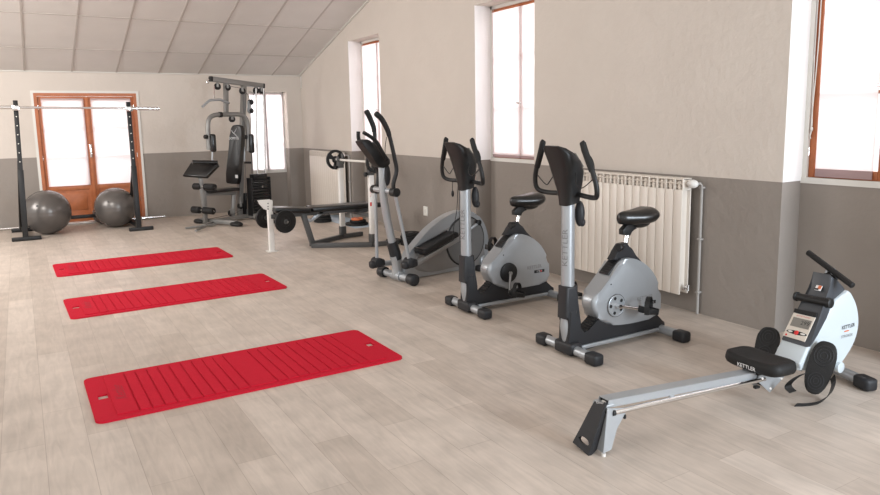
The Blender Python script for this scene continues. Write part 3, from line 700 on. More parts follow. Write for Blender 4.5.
bm = new(); ell(bm, SL(786.2, 334.4, .005), .006, .006, .004, xd, yd, sn, 12); obj('red_button', bm, REDP, pan)
bm = new(); text(bm, 'KETTLER TRAINING', SL(803.5, 316.9, .0052), xd, yd, .009, .0006); obj('lettering', bm, REDP, pan)
# dark bezel band above the panel
bm = new(); bz = [SL(x, y, -.002) for x, y in ((795.0, 308.5), (817.4, 313.0), (816.4, 317.3), (793.9, 312.1))]; prism(bm, bz, sn*.006, .002, 1); obj('bezel', bm, BLACK, cov)
# emblem on the cover
ec = SL(818.5, 288.0, .003)
bm = new(); box(bm, ec, (.034, .030, .003), 0, 1, xd, yd); em = obj('emblem', bm, LETTERW, cov, smooth=False)
bm = new(); box(bm, ec+xd*.006+yd*.004+sn*.0012, (.018, .020, .003), 0, 1, xd, yd); obj('emblem_square', bm, ORANGE, em, smooth=False)
bm = new(); box(bm, ec-xd*.006-yd*.008+sn*.0014, (.020, .010, .003), 0, 1, xd, yd); obj('emblem_stripe', bm, LETTER, em, smooth=False)
# black roller across the cover
rc0 = SL(826.5, 302.6, .022); rc1 = SL(798, 296.6, .022)
bm = new(); dd = (rc1-rc0).normalized(); cyl(bm, rc0, rc1, .021); lathe(bm, [(-.030, .018), (-.026, .026), (-.002, .028), (.0, .022)], rc0, dd, 20); lathe(bm, [(0, .022), (.002, .026), (.014, .026), (.018, .02)], rc1, dd, 20)
obj('handle_rest', bm, BLACK, cov, 'black roller across the cover')
# handle held in two silver prongs at the top
hm = RW.across(831, 270.5, (RW(829, 272, 0)-RW.p).dot(u))
tu = (hm-RW.p).dot(u)
h0 = RW.across(807.8, 252.2, tu+.03); h1 = RW.across(853.0, 286.0, tu-.03)
bm = new(); hd = (h1-h0).normalized(); tube(bm, [h0, h0+hd*.004, h0.lerp(h1, .5), h1-hd*.004, h1], [.012, .0165, .0165, .0165, .012], 16); obj('pull_handle', bm, RUBBER, row, 'black padded pull handle')
bm = new(); hc = h0.lerp(h1, .5)
bm.free()
for s in (-1, 1): bm = new(); tube(bm, [hc+v*s*.016-Vector((0, 0, .085))+u*.01, hc+v*s*.016-Vector((0, 0, .03)), hc+v*s*.016+u*.016], .0085, 12, sm=3); obj('handle_prong', bm, SILVER, row, 'silver prong holding the handle')
bm = new(); ell(bm, hc-Vector((0, 0, .062)), .05, .045, .032, sd, v, sn, 20); obj('cover_recess', bm, DARKSLOT, cov)
# side lettering
lp = RW(848.2, 326.4, NW-.0004)
bm = new(); text(bm, 'KETTLER', lp, u+Vector((0, 0, .02)), (0, 0, 1), .029, .0012, bold=.012); obj('lettering', bm, LETTER, hz)
bm = new(); text(bm, 'STROKER', lp+Vector((-.008, 0, -.052)), u, (0, 0, 1), .022, .0012, sx=1.1); obj('model_lettering', bm, LETTERG, hz)
bm = new(); box(bm, lp+Vector((-.012, 0, -.024)), (.04, .002, .006), 0, 1, u, v); obj('orange_dash', bm, ORANGE, hz)
# transport wheel and front stabilizer
wc = RW(839, 367, -.085); bm = new(); lathe(bm, [(-.015, .024), (-.012, .030), (.012, .030), (.015, .024)], wc, v, 24); obj('transport_wheel', bm, WHITEPLASTIC, row)
n0 = F(865, 383, .034); n1 = F(838, 370.5, .036)
bd_ = (n1-n0).normalized(); bd_.z = 0
far = n0 + bd_*.46
bm = new(); tube(bm, [n0+Vector((0, 0, .006)), far+Vector((0, 0, .006))], .030, 14); fs = obj('front_stabilizer', bm, SILVER, row)
for p, s in ((n0, -1), (far, 1)):
    bm = new(); box(bm, p+bd_*s*.0+Vector((0, 0, .003)), (.11, .080, .072), .02, 3, bd_); obj('end_cap', bm, CHARCOAL, fs, 'black rubber end cap')
# foot plates with straps
def footplate(c, ln, wd, dirv, nv, label):
    dirv = Vector(dirv).normalized(); nv = Vector(nv); nv = (nv-dirv*nv.dot(dirv)).normalized(); w = dirv.cross(nv)
    pts = []
    for i in range(28):
        a = 2*PI*i/28; c_, s_ = math.cos(a), math.sin(a)
        pts.append(c + w*(wd/2*math.copysign(abs(c_)**.75, c_)*(1+.10*s_)) + dirv*(ln/2*math.copysign(abs(s_)**.8, s_)))
    bm = new(); prism(bm, pts, -nv*.028, .008, 3); fp = obj('foot_plate', bm, RUBBER, row, label)
    bm = new()
    for cc, rr in ((ln*.22, (.016, .030, .044)), (-ln*.26, (.012, .024, .036))):
        for r in rr:
            ctr = c + dirv*cc + nv*.0008; k = 28; P = [ctr + w*r*math.cos(2*PI*i/k)*1.0 + dirv*r*1.2*math.sin(2*PI*i/k) for i in range(k)]
            rg = [ring(bm, p, (p-ctr).normalized(), nv, .0022, .0016, 5) for p in P]; skin(bm, rg, closed=True)
    obj('tread_ring', bm, CHARCOAL, fp)
    return fp
def onvert(px, py, P, n): return onplane(px, py, P, n)
FN = Vector((-.80, -.42, .42)).normalized()
f_c = RW(821, 367.5, -.155)
top_ = onplane(828.5, 341.5, f_c, FN); bot_ = onplane(811.5, 393.5, f_c, FN)
lft = onplane(804.5, 371, f_c, FN); rgt = onplane(836, 362, f_c, FN)
dv = (top_-bot_); wd = abs((rgt-lft).dot(FN.cross(dv).normalized()))
fp1 = footplate((top_+bot_)/2, dv.length, min(.16, wd), dv, FN, 'black ribbed foot plate on the near side')
f2 = RW(767, 341, .165); FN2 = Vector((-.78, -.22, .5)).normalized()
t2 = onplane(770.5, 326.8, f2, FN2); b2 = onplane(762, 362, f2, FN2)
fp2 = footplate((t2+b2)/2, (t2-b2).length, .118, t2-b2, FN2, 'black ribbed foot plate on the far side')
bm = new(); sp = [onplane(832.5, 377, f_c, FN), onplane(834.5, 384, f_c, FN)+Vector((-.01, 0, 0)), F(829, 395, .03), F(818, 403, .008), F(806, 405.5, .004), F(795, 405.5, .006)]
stripbm(bm, catmull(sp, 4), (.018, -.012, .026), .003); obj('foot_strap', bm, RUBBER, fp1, 'black strap trailing on the floor')
bm = new(); sp = [RW(803, 374, -.11), RW(794, 379, -.12), RW(788, 386, -.13), RW(793, 392, -.14)]
stripbm(bm, catmull(sp, 4), (.03, -.02, .012), .003); obj('foot_strap', bm, RUBBER, fp1)
bm = new(); cyl(bm, f_c-FN*.03, f_c-FN*.03+v*.1, .012); cyl(bm, (t2+b2)/2-FN2*.03, (t2+b2)/2-FN2*.03-v*.1, .012); obj('foot_axle', bm, SILVERD, row)
# ================================================================ red folding mats
def make_mat():
    Lm, Wm, th = 1.772, .738, .012
    root = thing('exercise_mat', 'x', 'mat', (0, 0, 0), 'red folding exercise mats on the floor')
    bm = new(); hl, hw_ = .05, .036
    xs = [0, .045, .045+hl, Lm-.045-hl, Lm-.045, Lm]; yh = Wm/2; ysm = [0, yh-hw_, yh+hw_, Wm]
    vv = [[bm.verts.new((x-Lm/2, y-Wm/2, 0)) for y in ysm] for x in xs]
    for i in range(5):
        for j in range(3):
            if j == 1 and i in (1, 3): continue
            bm.faces.new((vv[i][j], vv[i+1][j], vv[i+1][j+1], vv[i][j+1]))
    ex = bmesh.ops.extrude_face_region(bm, geom=bm.faces[:]); up = [g for g in ex['geom'] if isinstance(g, bmesh.types.BMVert)]
    bmesh.ops.translate(bm, verts=up, vec=(0, 0, th))
    cor = [e for e in bm.edges if abs(e.verts[0].co.z-e.verts[1].co.z) > .005 and all(abs(abs(w.co.x)-Lm/2) < 1e-5 and abs(abs(w.co.y)-Wm/2) < 1e-5 for w in e.verts)]
    bmesh.ops.bevel(bm, geom=cor, offset=.045, segments=5, affect='EDGES', profile=.5)
    rim = [e for e in bm.edges if len(e.link_faces) == 2 and e.verts[0].co.z > th-1e-5 and e.verts[1].co.z > th-1e-5 and e.calc_face_angle(0) > 1.2]
    g = [.215, .278, .342, .406, .47, .54, .605, .67, .735, .80, .962, 1.027, 1.092, 1.157, 1.222, 1.292, 1.356, 1.42, 1.484, 1.547]
    g = [.105] + g + [Lm-.105]; e = .004
    cush = [(.032, g[0+1])]+[(g[i], g[i+1]) for i in range(1, len(g)-2)]+[(g[-2], Lm-.032)]
    for a, b in cush:
        if a == .032 or b == Lm-.032:                                      # end pads leave room for the hand hole
            s0, s1 = (a+.074, b-e) if a == .032 else (a+e, b-.074)
        else:
            f = .007 if abs(a-.47) < .001 or abs(a-1.292) < .001 else e
            s0, s1 = a+f, b-e
        box(bm, ((s0+s1)/2-Lm/2, 0, th+.002), (s1-s0, Wm-.09, .010), .0022, 2)
    obj('padded_sheet', bm, RED, root, angle=22)
    for s in (-1,):
        bm = new(); text(bm, 'Kettler', (-Lm/2+.155, 0, th+.0068), (0, 1, 0), (-1, 0, 0), .085, .0008, shear=.35); obj('lettering', bm, EMBOSS, root, 'tone on tone script lettering')
    return root
corners = [((95.5, 424), (399.8, 358.9), (356.9, 330.2), (88.9, 379.3)), ((70, 318.5), (285.3, 287.3), (262.8, 274.2), (66.4, 300.4)), ((57, 276.6), (230, 256.6), (217.8, 247.6), (56.1, 264.8))]
labs = ['red folding mat nearest the camera, largest of the three on the floor', 'red folding mat in the middle of the row of three', 'red folding mat farthest back, smallest of the three and nearest the home gym']
m0 = make_mat()
for i, cs4 in enumerate(corners):
    o = m0 if i == 0 else copy_tree(m0)
    q4 = [F(*c, .006) for c in cs4]; c = sum(q4, Vector())/4; d = (q4[1]-q4[0])+(q4[2]-q4[3])
    o.location = (c.x, c.y, 0); o.rotation_euler.z = math.atan2(d.y, d.x); o['label'] = labs[i]

# ================================================================ gym balls
def ball(px, py, rpx, y, label, name='gym_ball', cat='ball', group='grey gym balls by the balcony door'):
    d = ray(px, py); c = EYE + d*(y/d.y); r = rpx/FPX*(c-EYE).dot(CF); c.z = r
    root = thing(name, label, cat, (c.x, c.y, 0), group)
    bm = new(); n = 40; rings = []
    k = 60
    for i in range(1, k):
        th = PI*i/k; rr = r*math.sin(th); z = -r*math.cos(th)
        zz = abs(z)/r; gro = .0022*max(0, math.cos(z/r*44))**8 if zz < .62 else 0
        rings.append(ring(bm, c+Vector((0, 0, z)), Vector((1, 0, 0)), Vector((0, 1, 0)), rr-gro, rr-gro, n))
    skin(bm, rings); obj('ball_skin', bm, BALL, root, angle=60)
    bm = new(); p = Vector((-.35, -.75, .35)).normalized(); lathe(bm, [(-.004, .012), (.002, .012), (.003, .009), (.003, 0)], c+p*r, p, 14); obj('valve', bm, CHARCOAL, root)
ball(47, 211.5, 22, 11.30, 'grey gym ball in front of the door, left one, larger in view')
ball(115.5, 208.5, 19.6, 11.45, 'grey gym ball by the right post of the barbell rack')
ball(103.5, 216.5, 10, 11.93, 'small dark grey ball half hidden behind the right gym ball', 'medicine_ball', 'ball', None)

# ================================================================ squat rack with barbell
rk = thing('barbell_rack', 'black barbell rack with two leaning posts in front of the wooden door', 'rack', (.7, 10.9, 0))
def RY(x, y, Y): return onplane(x, y, (0, Y, 0), (0, 1, 0))
yF = 10.82; yB = 11.78
posts = []
for k, (tx, ty, bx_, by_, foot) in enumerate(((15.2, 100.5, 25.6, 237, ((12, 241), (42, 239.7))), (128, 102, 139, 228.5, ((129, 231.2), (154, 229.8))))):
    b = RY(bx_, by_, yF); b.z = .03; t_ = RY(tx, ty, yF+.10)
    up = obj('upright', (lambda bm: (bar(bm, b, t_, .055, .055, .004, (0, 1, 0)), bm)[1])(new()), BLACK, rk, 'black square upright'); posts.append((b, t_))
    bm = new(); bar(bm, b, b.lerp(t_, .50), .068, .068, .005, (0, 1, 0)); obj('sleeve', bm, BLACK, up)
    for j in range(6):
        bm = new(); p = b.lerp(t_, .56+.065*j)+Vector((0, -.026, 0)); cyl(bm, p, p+Vector((0, -.005, 0)), .0075, n=10); obj('pin_hole', bm, TRIM, up)
    f0, f1 = F(*foot[0]), F(*foot[1])
    bm = new(); xm_ = (f0.x+f1.x)/2; bar(bm, (f0.x, yF, .026), (f1.x, yF, .026), .07, .05, .008); obj('foot', bm, BLACK, rk)
    xr = b.x+(-.02 if k == 0 else -.02)
    bm = new(); bar(bm, (xr-.15, yB, .026), (xr+.15, yB, .026), .07, .05, .008); obj('foot', bm, BLACK, rk)
    bm = new(); bar(bm, (b.x, yF, .06), (xr, yB, .06), .05, .05, .004); obj('base_bar', bm, BLACK, rk)
    bm = new(); bar(bm, (xr+(-.03 if k == 0 else .02), yB-.05, .06), b.lerp(t_, .56)+Vector((-.01 if k == 0 else .01, .035, 0)), .04, .05, .004); obj('brace', bm, BLACK, rk)
    h = b.lerp(t_, .955)
    bm = new(); bx(bm, (h.x-.045, h.y-.075, h.z-.05), (h.x+.045, h.y-.028, h.z-.025), .004); bx(bm, (h.x-.045, h.y-.09, h.z-.05), (h.x+.045, h.y-.075, h.z+.015), .004); obj('bar_hook', bm, CHROME, rk)
bm = new(); bar(bm, (posts[0][0].x, yB, .155), (posts[1][0].x, yB, .155), .05, .05, .004); bx(bm, (posts[0][0].x-.045, yB-.03, .05), (posts[0][0].x+.005, yB+.03, .18)); bx(bm, (posts[1][0].x-.045, yB-.03, .05), (posts[1][0].x+.005, yB+.03, .18)); obj('cross_bar', bm, BLACK, rk)
def barbell(a, b, sl0, sl1, label, base, r=.0145, R=.024, grp=None):
    a = Vector(a); b = Vector(b); d = (b-a).normalized()
    root = thing('barbell', label, 'barbell', base, grp)
    bm = new(); cyl(bm, a+d*.02, b-d*.02, r, n=14); obj('shaft', bm, CHROME, root)
    for p, q_ in ((a, sl0), (b, -sl1)):
        bm = new(); cyl(bm, p, p+d*q_, R, n=16); cyl(bm, p+d*q_, p+d*(q_*1.07), R*1.5, n=16); obj('sleeve', bm, CHROME, root)
    return root
h0_, h1_ = posts[0][0].lerp(posts[0][1], .955), posts[1][0].lerp(posts[1][1], .955)
yb_ = yF+.095-.059+.0
A_ = h0_+Vector((0, -.052, -.009)); B_ = h1_+Vector((0, -.052, -.009)); dAB = (B_-A_).normalized()
barbell(A_-dAB*.36, B_+dAB*.40, .33, .36, 'chrome barbell lying across the tall black rack', ((A_.x+B_.x)/2, A_.y, A_.z), grp=None)
barbell((-.36, 12.06, .028), (1.93, 12.06, .028), .30, .30, 'chrome barbell lying on the floor along the back wall', (.8, 12.06, 0), r=.0135, R=.021)

# ================================================================ elliptical trainer
EA = Axis(2.955, 5.81, 8)
el = thing('elliptical_trainer', 'silver and black elliptical trainer with two tall moving arms by the grey wall', 'elliptical trainer', (2.955, 5.81, 0))
g = lambda x, y, o=0: EA(x, y, o)
ev = EA.v; eu = EA.u
fa, fb = EA.at(0, -.215, .055), EA.at(0, .215, .055)
bm = new(); cyl(bm, fa, fb, .034, n=18); fs = obj('front_stabilizer', bm, SILVER, el)
for s in (-1, 1):
    bm = new(); lathe(bm, [(-.05, .043), (-.045, .05), (.02, .055), (.04, .052), (.05, .035), (.05, 0)], EA.at(0, s*.24, .055), ev*s, 22); obj('wheel_cap', bm, CHARCOAL, fs, 'black rubber end cap')
bm = new(); cyl(bm, EA.at(0, -.07, .055), EA.at(0, .07, .055), .045, n=20); tube(bm, [EA.at(.0, 0, .06), g(397, 263), g(394.5, 255)], [.05, .052, .05], 18, sm=3); obj('post_mount', bm, SILVER, el)
bm = new(); tube(bm, [g(396.5, 259), g(395, 253), g(391.5, 242)], [.053, .055, .050], 18); obj('post_sleeve', bm, CHARCOAL, el)
bm = new(); tube(bm, [g(393.5, 248), g(390, 232), g(386, 212), g(383.2, 192), g(382.2, 163)], .037, 18, sm=4); post = obj('post', bm, SILVER, el)
# console
bm = new(); prism(bm, smoothpoly([g(x, y, -.06) for x, y in ((361.5, 141.5), (368, 139.3), (376, 144.5), (390.5, 159.5), (388, 166.5), (380, 167.5), (372.5, 157), (364, 145.5))], 2), ev*.11, .015, 2); con = obj('console', bm, BLACK, el, angle=50)
bm = new(); ell(bm, g(387, 175, -.03), .035, .03, .10, seg=20); obj('bottle_knob', bm, CHARCOAL, el, 'black rounded knob behind the post')
for s, path in ((1, [(378, 158), (370, 150), (362.5, 143.5), (358.7, 139), (358.3, 131.5)]), (-1, [(387, 160), (380.5, 149), (377, 142.5), (371, 137), (363.5, 132.5)])):
    bm = new(); tube(bm, [g(x, y, s*.10 if s > 0 else -.10) for x, y in path], .017, 12, sm=4); obj('fixed_grip', bm, RUBBER, el)
# moving arms, pivots, rods
bm = new(); cyl(bm, g(375.3, 189, .16), g(394.4, 192, -.16), .026, n=18); obj('pivot_axle', bm, SILVER, el)
for s, o, arm, piv, rod, boot in ((1, .19, [(366, 110.5), (369.5, 117), (373.5, 127), (374.8, 137), (374.0, 150), (374.5, 161), (378, 172), (377.5, 182), (375.3, 189)], (375.3, 189.3), (377, 262.5), (377, 263.5)),
                                  (-1, -.19, [(375.5, 113), (382, 119.5), (387.5, 130), (391, 142), (394.5, 158), (396.3, 167), (396, 174), (393.3, 184), (394.4, 192)], (394.6, 192.3), (409.5, 262), (409.5, 264))):
    nm = 'far' if s > 0 else 'near'
    bm = new(); tube(bm, [g(x, y, o) for x, y in arm], .0185, 14, sm=4); am = obj('moving_arm', bm, BLACK, el, 'tall black moving arm')
    bm = new(); pa = [g(x, y, o) for x, y in arm[:4]]; tube(bm, [pa[0], pa[0].lerp(pa[1], .2), pa[1], pa[2], pa[2].lerp(pa[3], .5)], [.018, .026, .024, .023, .021], 14, sm=3); obj('grip', bm, RUBBER, am)
    bm = new(); cyl(bm, g(*piv, o)-ev*.035, g(*piv, o)+ev*.035, .040, n=20); obj('pivot_hub', bm, BLACK, am)
    bm = new(); cyl(bm, g(*piv, o), g(*rod, o), .0165, n=14); obj('rod', bm, SILVER, am, 'silver swinging rod')
    b0 = g(*boot, o); bm = new(); box(bm, b0, (.16, .075, .075), .024, 3, eu+Vector((0, 0, .08)), ev); lathe(bm, [(-.05, .03), (-.045, .045), (.045, .045), (.05, .03)], b0+Vector((0, 0, .015)), ev, 18); obj('joint_boot', bm, CHARCOAL, am, 'black joint boot')
# hull
hp = [(404, 268), (409, 254), (416, 245), (430, 229), (444, 218), (456, 212.2), (467, 210.8), (477, 214), (484, 223), (488, 236), (488.5, 252), (486.5, 266.5), (470, 269), (457, 270.5), (418, 277.5), (406, 279)]
poly = smoothpoly([g(x, y, -.05) for x, y in hp], 3)
bm = new(); prism(bm, poly, ev*.10, .022, 4); hull = obj('hull', bm, SILVER, el, 'silver curved drive housing', angle=60)
bm = new(); inn_ = smoothpoly([g(x, y, -.056) for x, y in ((414, 268), (422, 251), (434, 238), (448, 228), (460, 224), (478, 232), (484, 250), (483, 264), (456, 267), (432, 272))], 3); prism(bm, inn_, ev*.012, .005, 2); obj('side_panel', bm, SILVERD, hull, angle=60)
fc = g(465.6, 241, -.062); fr_ = (g(485.4, 241, -.062)-fc).length*1.0
rv = abs(g(465.6, 216.8, -.062).z-fc.z)
bm = new(); lathe(bm, [(-.02, rv*1.03), (0, rv*1.03), (.003, rv*1.0), (.004, rv*.985)], fc, -ev, 48); obj('disc_rim', bm, BLACK, hull)
bm = new(); lathe(bm, [(0, rv*.975), (.006, rv*.97), (.010, rv*.6), (.010, 0)], fc, -ev, 48); dsc = obj('flywheel_disc', bm, DISC, hull, 'dark grey round flywheel cover')
bm = new(); lathe(bm, [(0, .05), (.035, .048), (.04, .04), (.04, 0)], fc-ev*.008, -ev, 24); obj('crank_hub', bm, BLACK, el)
k0 = g(466, 241, -.10); k1_ = g(478.5, 222.5, -.12)
bm = new(); bar(bm, g(466, 232, -.085), k1_, .02, .035, .006, ev); obj('crank_arm', bm, SILVER, el)
bm = new(); lathe(bm, [(-.02, .022), (-.016, .028), (.016, .028), (.02, .02)], k1_, ev, 18); obj('crank_bolt', bm, BLACK, el)
# pedal beam and foot plates
def pl3(pts, o, w, th, name, m, lab=None):
    bm = new(); P = [g(x, y, o) for x, y in pts]; prism(bm, P, ev*w, .008, 2); return obj(name, bm, m, el, lab, angle=50)
bm = new(); bar(bm, g(412, 266, -.19), g(470, 232, -.15), .04, .045, .01); obj('pedal_beam', bm, SILVERD, el)
p_a, p_b = g(423, 253.5, -.20), g(458, 234, -.20)
dp = (p_b-p_a).normalized(); npd = dp.cross(ev)
if npd.z < 0: npd = -npd
bm = new(); mid = (p_a+p_b)/2
box(bm, mid+ev*.06, ((p_b-p_a).length, .15, .05), .014, 3, dp, ev); 
for s in (-1, 1): box(bm, mid+ev*(.06+s*.07)+npd*.022, ((p_b-p_a).length*.9, .016, .03), .006, 2, dp, ev)
box(bm, p_a+dp*.015+ev*.06+npd*.022, (.02, .14, .04), .006, 2, dp, ev); obj('foot_plate', bm, BLACK, el, 'black foot plate on the near side')
bm = new(); q_a, q_b = g(477, 243, .17), g(496, 250, .17); dq = (q_b-q_a).normalized(); box(bm, (q_a+q_b)/2, (.34, .14, .03), .012, 3, dq, ev); box(bm, q_a+Vector((0, 0, .03)), (.03, .14, .07), .012, 2, dq, ev); tube(bm, [q_a+Vector((0, 0, .06)), q_a.lerp(q_b, .5)+Vector((0, 0, .07)), q_b+Vector((0, 0, .01))], .016, 10); obj('foot_plate', bm, BLACK, el, 'black foot plate on the far side')
bm = new(); bar(bm, g(377, 264, .19), g(470, 255, .15), .045, .05, .01); obj('pedal_beam', bm, SILVER, el)
bm = new(); wq = g(484, 262, -.06); lathe(bm, [(-.02, .05), (-.015, .058), (.015, .058), (.02, .05)], Vector((wq.x, wq.y, .06)), ev, 22); obj('rear_wheel', bm, SILVER, el)
r0, r1 = EA.at(.86, -.2, .03), EA.at(.86, .2, .03)
bm = new(); cyl(bm, r0, r1, .026, n=14); rs = obj('rear_stabilizer', bm, SILVER, el)
for p in (r0, r1): bm = new(); box(bm, p, (.07, .07, .06), .016, 3, eu, ev); obj('end_cap', bm, CHARCOAL, rs)
bm = new(); tube(bm, [g(386, 160, -.12), g(385, 150, -.13), g(386.5, 137, -.17)], .003, 6, sm=3); obj('sensor_cable', bm, BLACK, el)
# ================================================================ weight bench and its barbell
by = 8.03
BA = Axis(2.97, by, 0)
bn = thing('weight_bench', 'white and grey weight bench with a long black pad below a small barbell', 'weight bench', (2.97, by, 0))
def bpt(x, y, o=0): return BA(x, y, o)
# front white post
fp0 = F(272, 251.5); zt = bpt(271, 200, fp0.y-by).z
bm = new(); bar(bm, (fp0.x, fp0.y, .0), (fp0.x, fp0.y, zt), .06, .06, .005, (1, 0, 0)); fpst = obj('front_post', bm, WHITE, bn, 'white square front post')
bm = new(); box(bm, (fp0.x, fp0.y, .006), (.12, .11, .012), .003); obj('foot_plate', bm, TRIM, fpst)
bm = new()
for s in (-.034, .030): prism(bm, [bpt(x, y, fp0.y-by)+Vector((0, s, 0)) for x, y in ((258, 200.5), (270.5, 199.5), (270.5, 209.5), (264.5, 209.5), (260, 204.5))], (0, .004, 0))
gus = obj('gusset', bm, WHITE, fpst, smooth=False)
for x, y in ((268, 203.5), (268, 206.5), (268, 209)):
    bm = new(); p = bpt(x, y, fp0.y-by-.034); cyl(bm, p, p+Vector((0, -.003, 0)), .008, n=8); obj('bolt', bm, DARKFRAME, fpst)
# pads (pixel outline of the near edges gives length and slope)
def pad(a, b, w, th, name, lab):
    d = (b-a).normalized(); n = d.cross(Vector((0, 1, 0))); n = n if n.z > 0 else -n
    bm = new(); box(bm, (a+b)/2-n*th/2, ((b-a).length, w, th), .018, 4, d, (0, 1, 0)); return obj(name, bm, BLACKGLOSS, bn, lab)
a1 = bpt(275.5, 208, -.13); a2 = bpt(311.5, 208.2, -.13)
b1 = bpt(313, 207.5, -.13); b2 = bpt(381.5, 202.3, -.13)
f = lambda p: Vector((p.x, by, p.z))
pad(f(a1), f(a2), .27, .062, 'seat_pad', 'black flat seat pad'); pad(f(b1), f(b2), .27, .062, 'back_pad', 'long black back pad')
sbz = min(a1.z, a2.z)-.075
bm = new(); bar(bm, (fp0.x, by, sbz), (a2.x+.1, by, sbz), .05, .05); obj('seat_beam', bm, DARKFRAME, bn)
bm = new(); bar(bm, f(b1)-Vector((0, 0, .085)), f(b2)-Vector((.1, 0, .085)), .04, .04); obj('back_beam', bm, DARKFRAME, bn)
ap = Vector((2.95, by, .03))
bm = new(); l0 = bpt(302.5, 212); bar(bm, (l0.x, by, l0.z), (ap.x, by, .03), .06, .06, .005, (1, 0, 0)); obj('front_leg', bm, DARKFRAME, bn)
bm = new(); v0 = bpt(306, 220); v1 = bpt(311, 220.5); v2 = bpt(322.5, 211.5); bar(bm, v0, v1, .04, .04); bar(bm, v1, v2, .04, .04); obj('back_brace', bm, SILVER, bn)
for s, top, nodes, ux in ((-1, 170, [(2.92, 8.0), (3.555, 7.62), (3.90, 7.60)], 371), (1, 163, [(2.95, 8.1), (3.505, 8.42), (3.80, 8.47)], 342)):
    bm = new()
    for q0, q1 in zip(nodes, nodes[1:]): bar(bm, (*q0, .028), (*q1, .028), .055, .055, .005)
    bs = obj('base_beam', bm, DARKFRAME, bn)
    q = nodes[1]
    bm = new(); bar(bm, (*q, .05), (*q, .16), .075, .075, .005, (1, 0, 0)); obj('post_socket', bm, DARKFRAME, bs)
    z_t = onplane(ux-.5, top, (0, q[1], 0), (0, 1, 0)).z
    bm = new(); bar(bm, (*q, .14), (*q, z_t), .06, .06, .005, (1, 0, 0)); up = obj('upright', bm, WHITE, bn, 'white square upright')
    bm = new(); bx(bm, (q[0]-.036, q[1]-.036, z_t-.06), (q[0]+.036, q[1]+.036, z_t+.015), .004); bx(bm, (q[0]-.036, q[1]-.03, z_t), (q[0]-.022, q[1]+.03, z_t+.085), .003); bx(bm, (q[0]+.026, q[1]-.03, z_t), (q[0]+.038, q[1]+.03, z_t+.12), .003); bx(bm, (q[0]-.036, q[1]-.03, z_t+.012), (q[0]+.036, q[1]+.03, z_t+.024)); obj('bar_cradle', bm, DARKFRAME, up)
    bm = new(); lathe(bm, [(0, .012), (.02, .012), (.025, .028), (.05, .028), (.054, .02), (.054, 0)], Vector((q[0]-.03, q[1], z_t-.05)), (-1, 0, 0), 16); obj('clamp_knob', bm, BLACK, up)
    if s < 0:
        bm = new(); bx(bm, (q[0]-.0335, q[1]-.034, .50), (q[0]-.012, q[1]-.030, .545)); st = obj('red_sticker', bm, REDP, up, smooth=False)
        bm = new()
        text(bm, 'I I I I I I I I', (q[0]-.0225, q[1]-.0325, .67), (0, 0, 1), (-1, 0, 0), .03, .0006); obj('red_scale', bm, REDP, st)
        NU = (q, z_t)
    else: FU = (q, z_t)
# thin cross tube between the uprights, under the pad
bm = new(); zq = f(b2).z-.12; bar(bm, (3.555, 7.62, zq), (3.505, 8.42, zq), .04, .04); obj('cross_tube', bm, DARKFRAME, bn)
bm = new(); bar(bm, (3.515, by, zq), f(b2)-Vector((.12, 0, .10)), .03, .03); obj('pad_support', bm, DARKFRAME, bn)
# leg lever axle under the seat carrying two plates
pn_, pf_ = bpt(285.3, 221.5, -.24), bpt(265.8, 217.6, .22)
bm = new(); bar(bm, (2.56, by, sbz), ((pn_.x+pf_.x)/2, by, (pn_.z+pf_.z)/2), .04, .04, .004, (1, 0, 0)); cyl(bm, pn_+(pn_-pf_)*.12, pf_-(pn_-pf_)*.12, .014, n=12); obj('plate_axle', bm, CHROME, bn, 'chrome pin that holds two black plates')
def plate_at(c, ax, r, th, label, m=RUBBER, grp='black weight plates around the bench', grips=0, hub=True):
    ax = Vector(ax).normalized(); c = Vector(c)
    root = thing('weight_plate', label, 'weight plate', c, grp)
    x, y = frame(ax)
    if not grips:
        bm = new(); N = 40; prf = [(-th/2, .016), (-th/2, r*.42), (-th/2+.006, r*.46), (-th/2+.006, r*.84), (-th/2, r*.88), (-th/2, r*.97), (-th/2+.006, r), (th/2-.006, r), (th/2, r*.97), (th/2, r*.88), (th/2-.006, r*.84), (th/2-.006, r*.46), (th/2, r*.42), (th/2, .016)]
        rings = [ring(bm, c+ax*h, x, y, rr, rr, N) for h, rr in prf]; skin(bm, rings, closed=True)
    else:
        bm = new(); N = 48
        def at(a, rr, h): return c + x*(rr*math.cos(a)) + y*(rr*math.sin(a)) + ax*h
        # hub ring, outer ring, three spokes
        for r0, r1 in ((.016, r*.36), (r*.74, r)):
            rings = [ring(bm, c+ax*h, x, y, rr, rr, N) for h, rr in ((-th/2, r0), (-th/2, r1-.004), (-th/2+.004, r1), (th/2-.004, r1), (th/2, r1-.004), (th/2, r0))]; skin(bm, rings, closed=True)
        for k in range(3):
            a = 2*PI*k/3+.5; da = .36
            prism(bm, [at(a-da*1.2, r*.30, -th*.42), at(a-da, r*.78, -th*.42), at(a, r*.79, -th*.42), at(a+da, r*.78, -th*.42), at(a+da*1.2, r*.30, -th*.42)], ax*th*.84)
    obj('disc', bm, m, root)
    bm = new(); N = 20; rg = [ring(bm, c+ax*h, x, y, rr, rr, N) for h, rr in ((-th/2-.002, .0155), (-th/2-.002, .028), (th/2+.002, .028), (th/2+.002, .0155))]; skin(bm, rg, closed=True); obj('hub_ring', bm, DARKFRAME, root)
    return root
axn = pn_-pf_
plate_at(pn_, axn, .133, .035, 'black round weight plate hanging under the seat pad, right of the white post')
plate_at(pf_, axn, .128, .035, 'black round weight plate partly hidden behind the white front post')
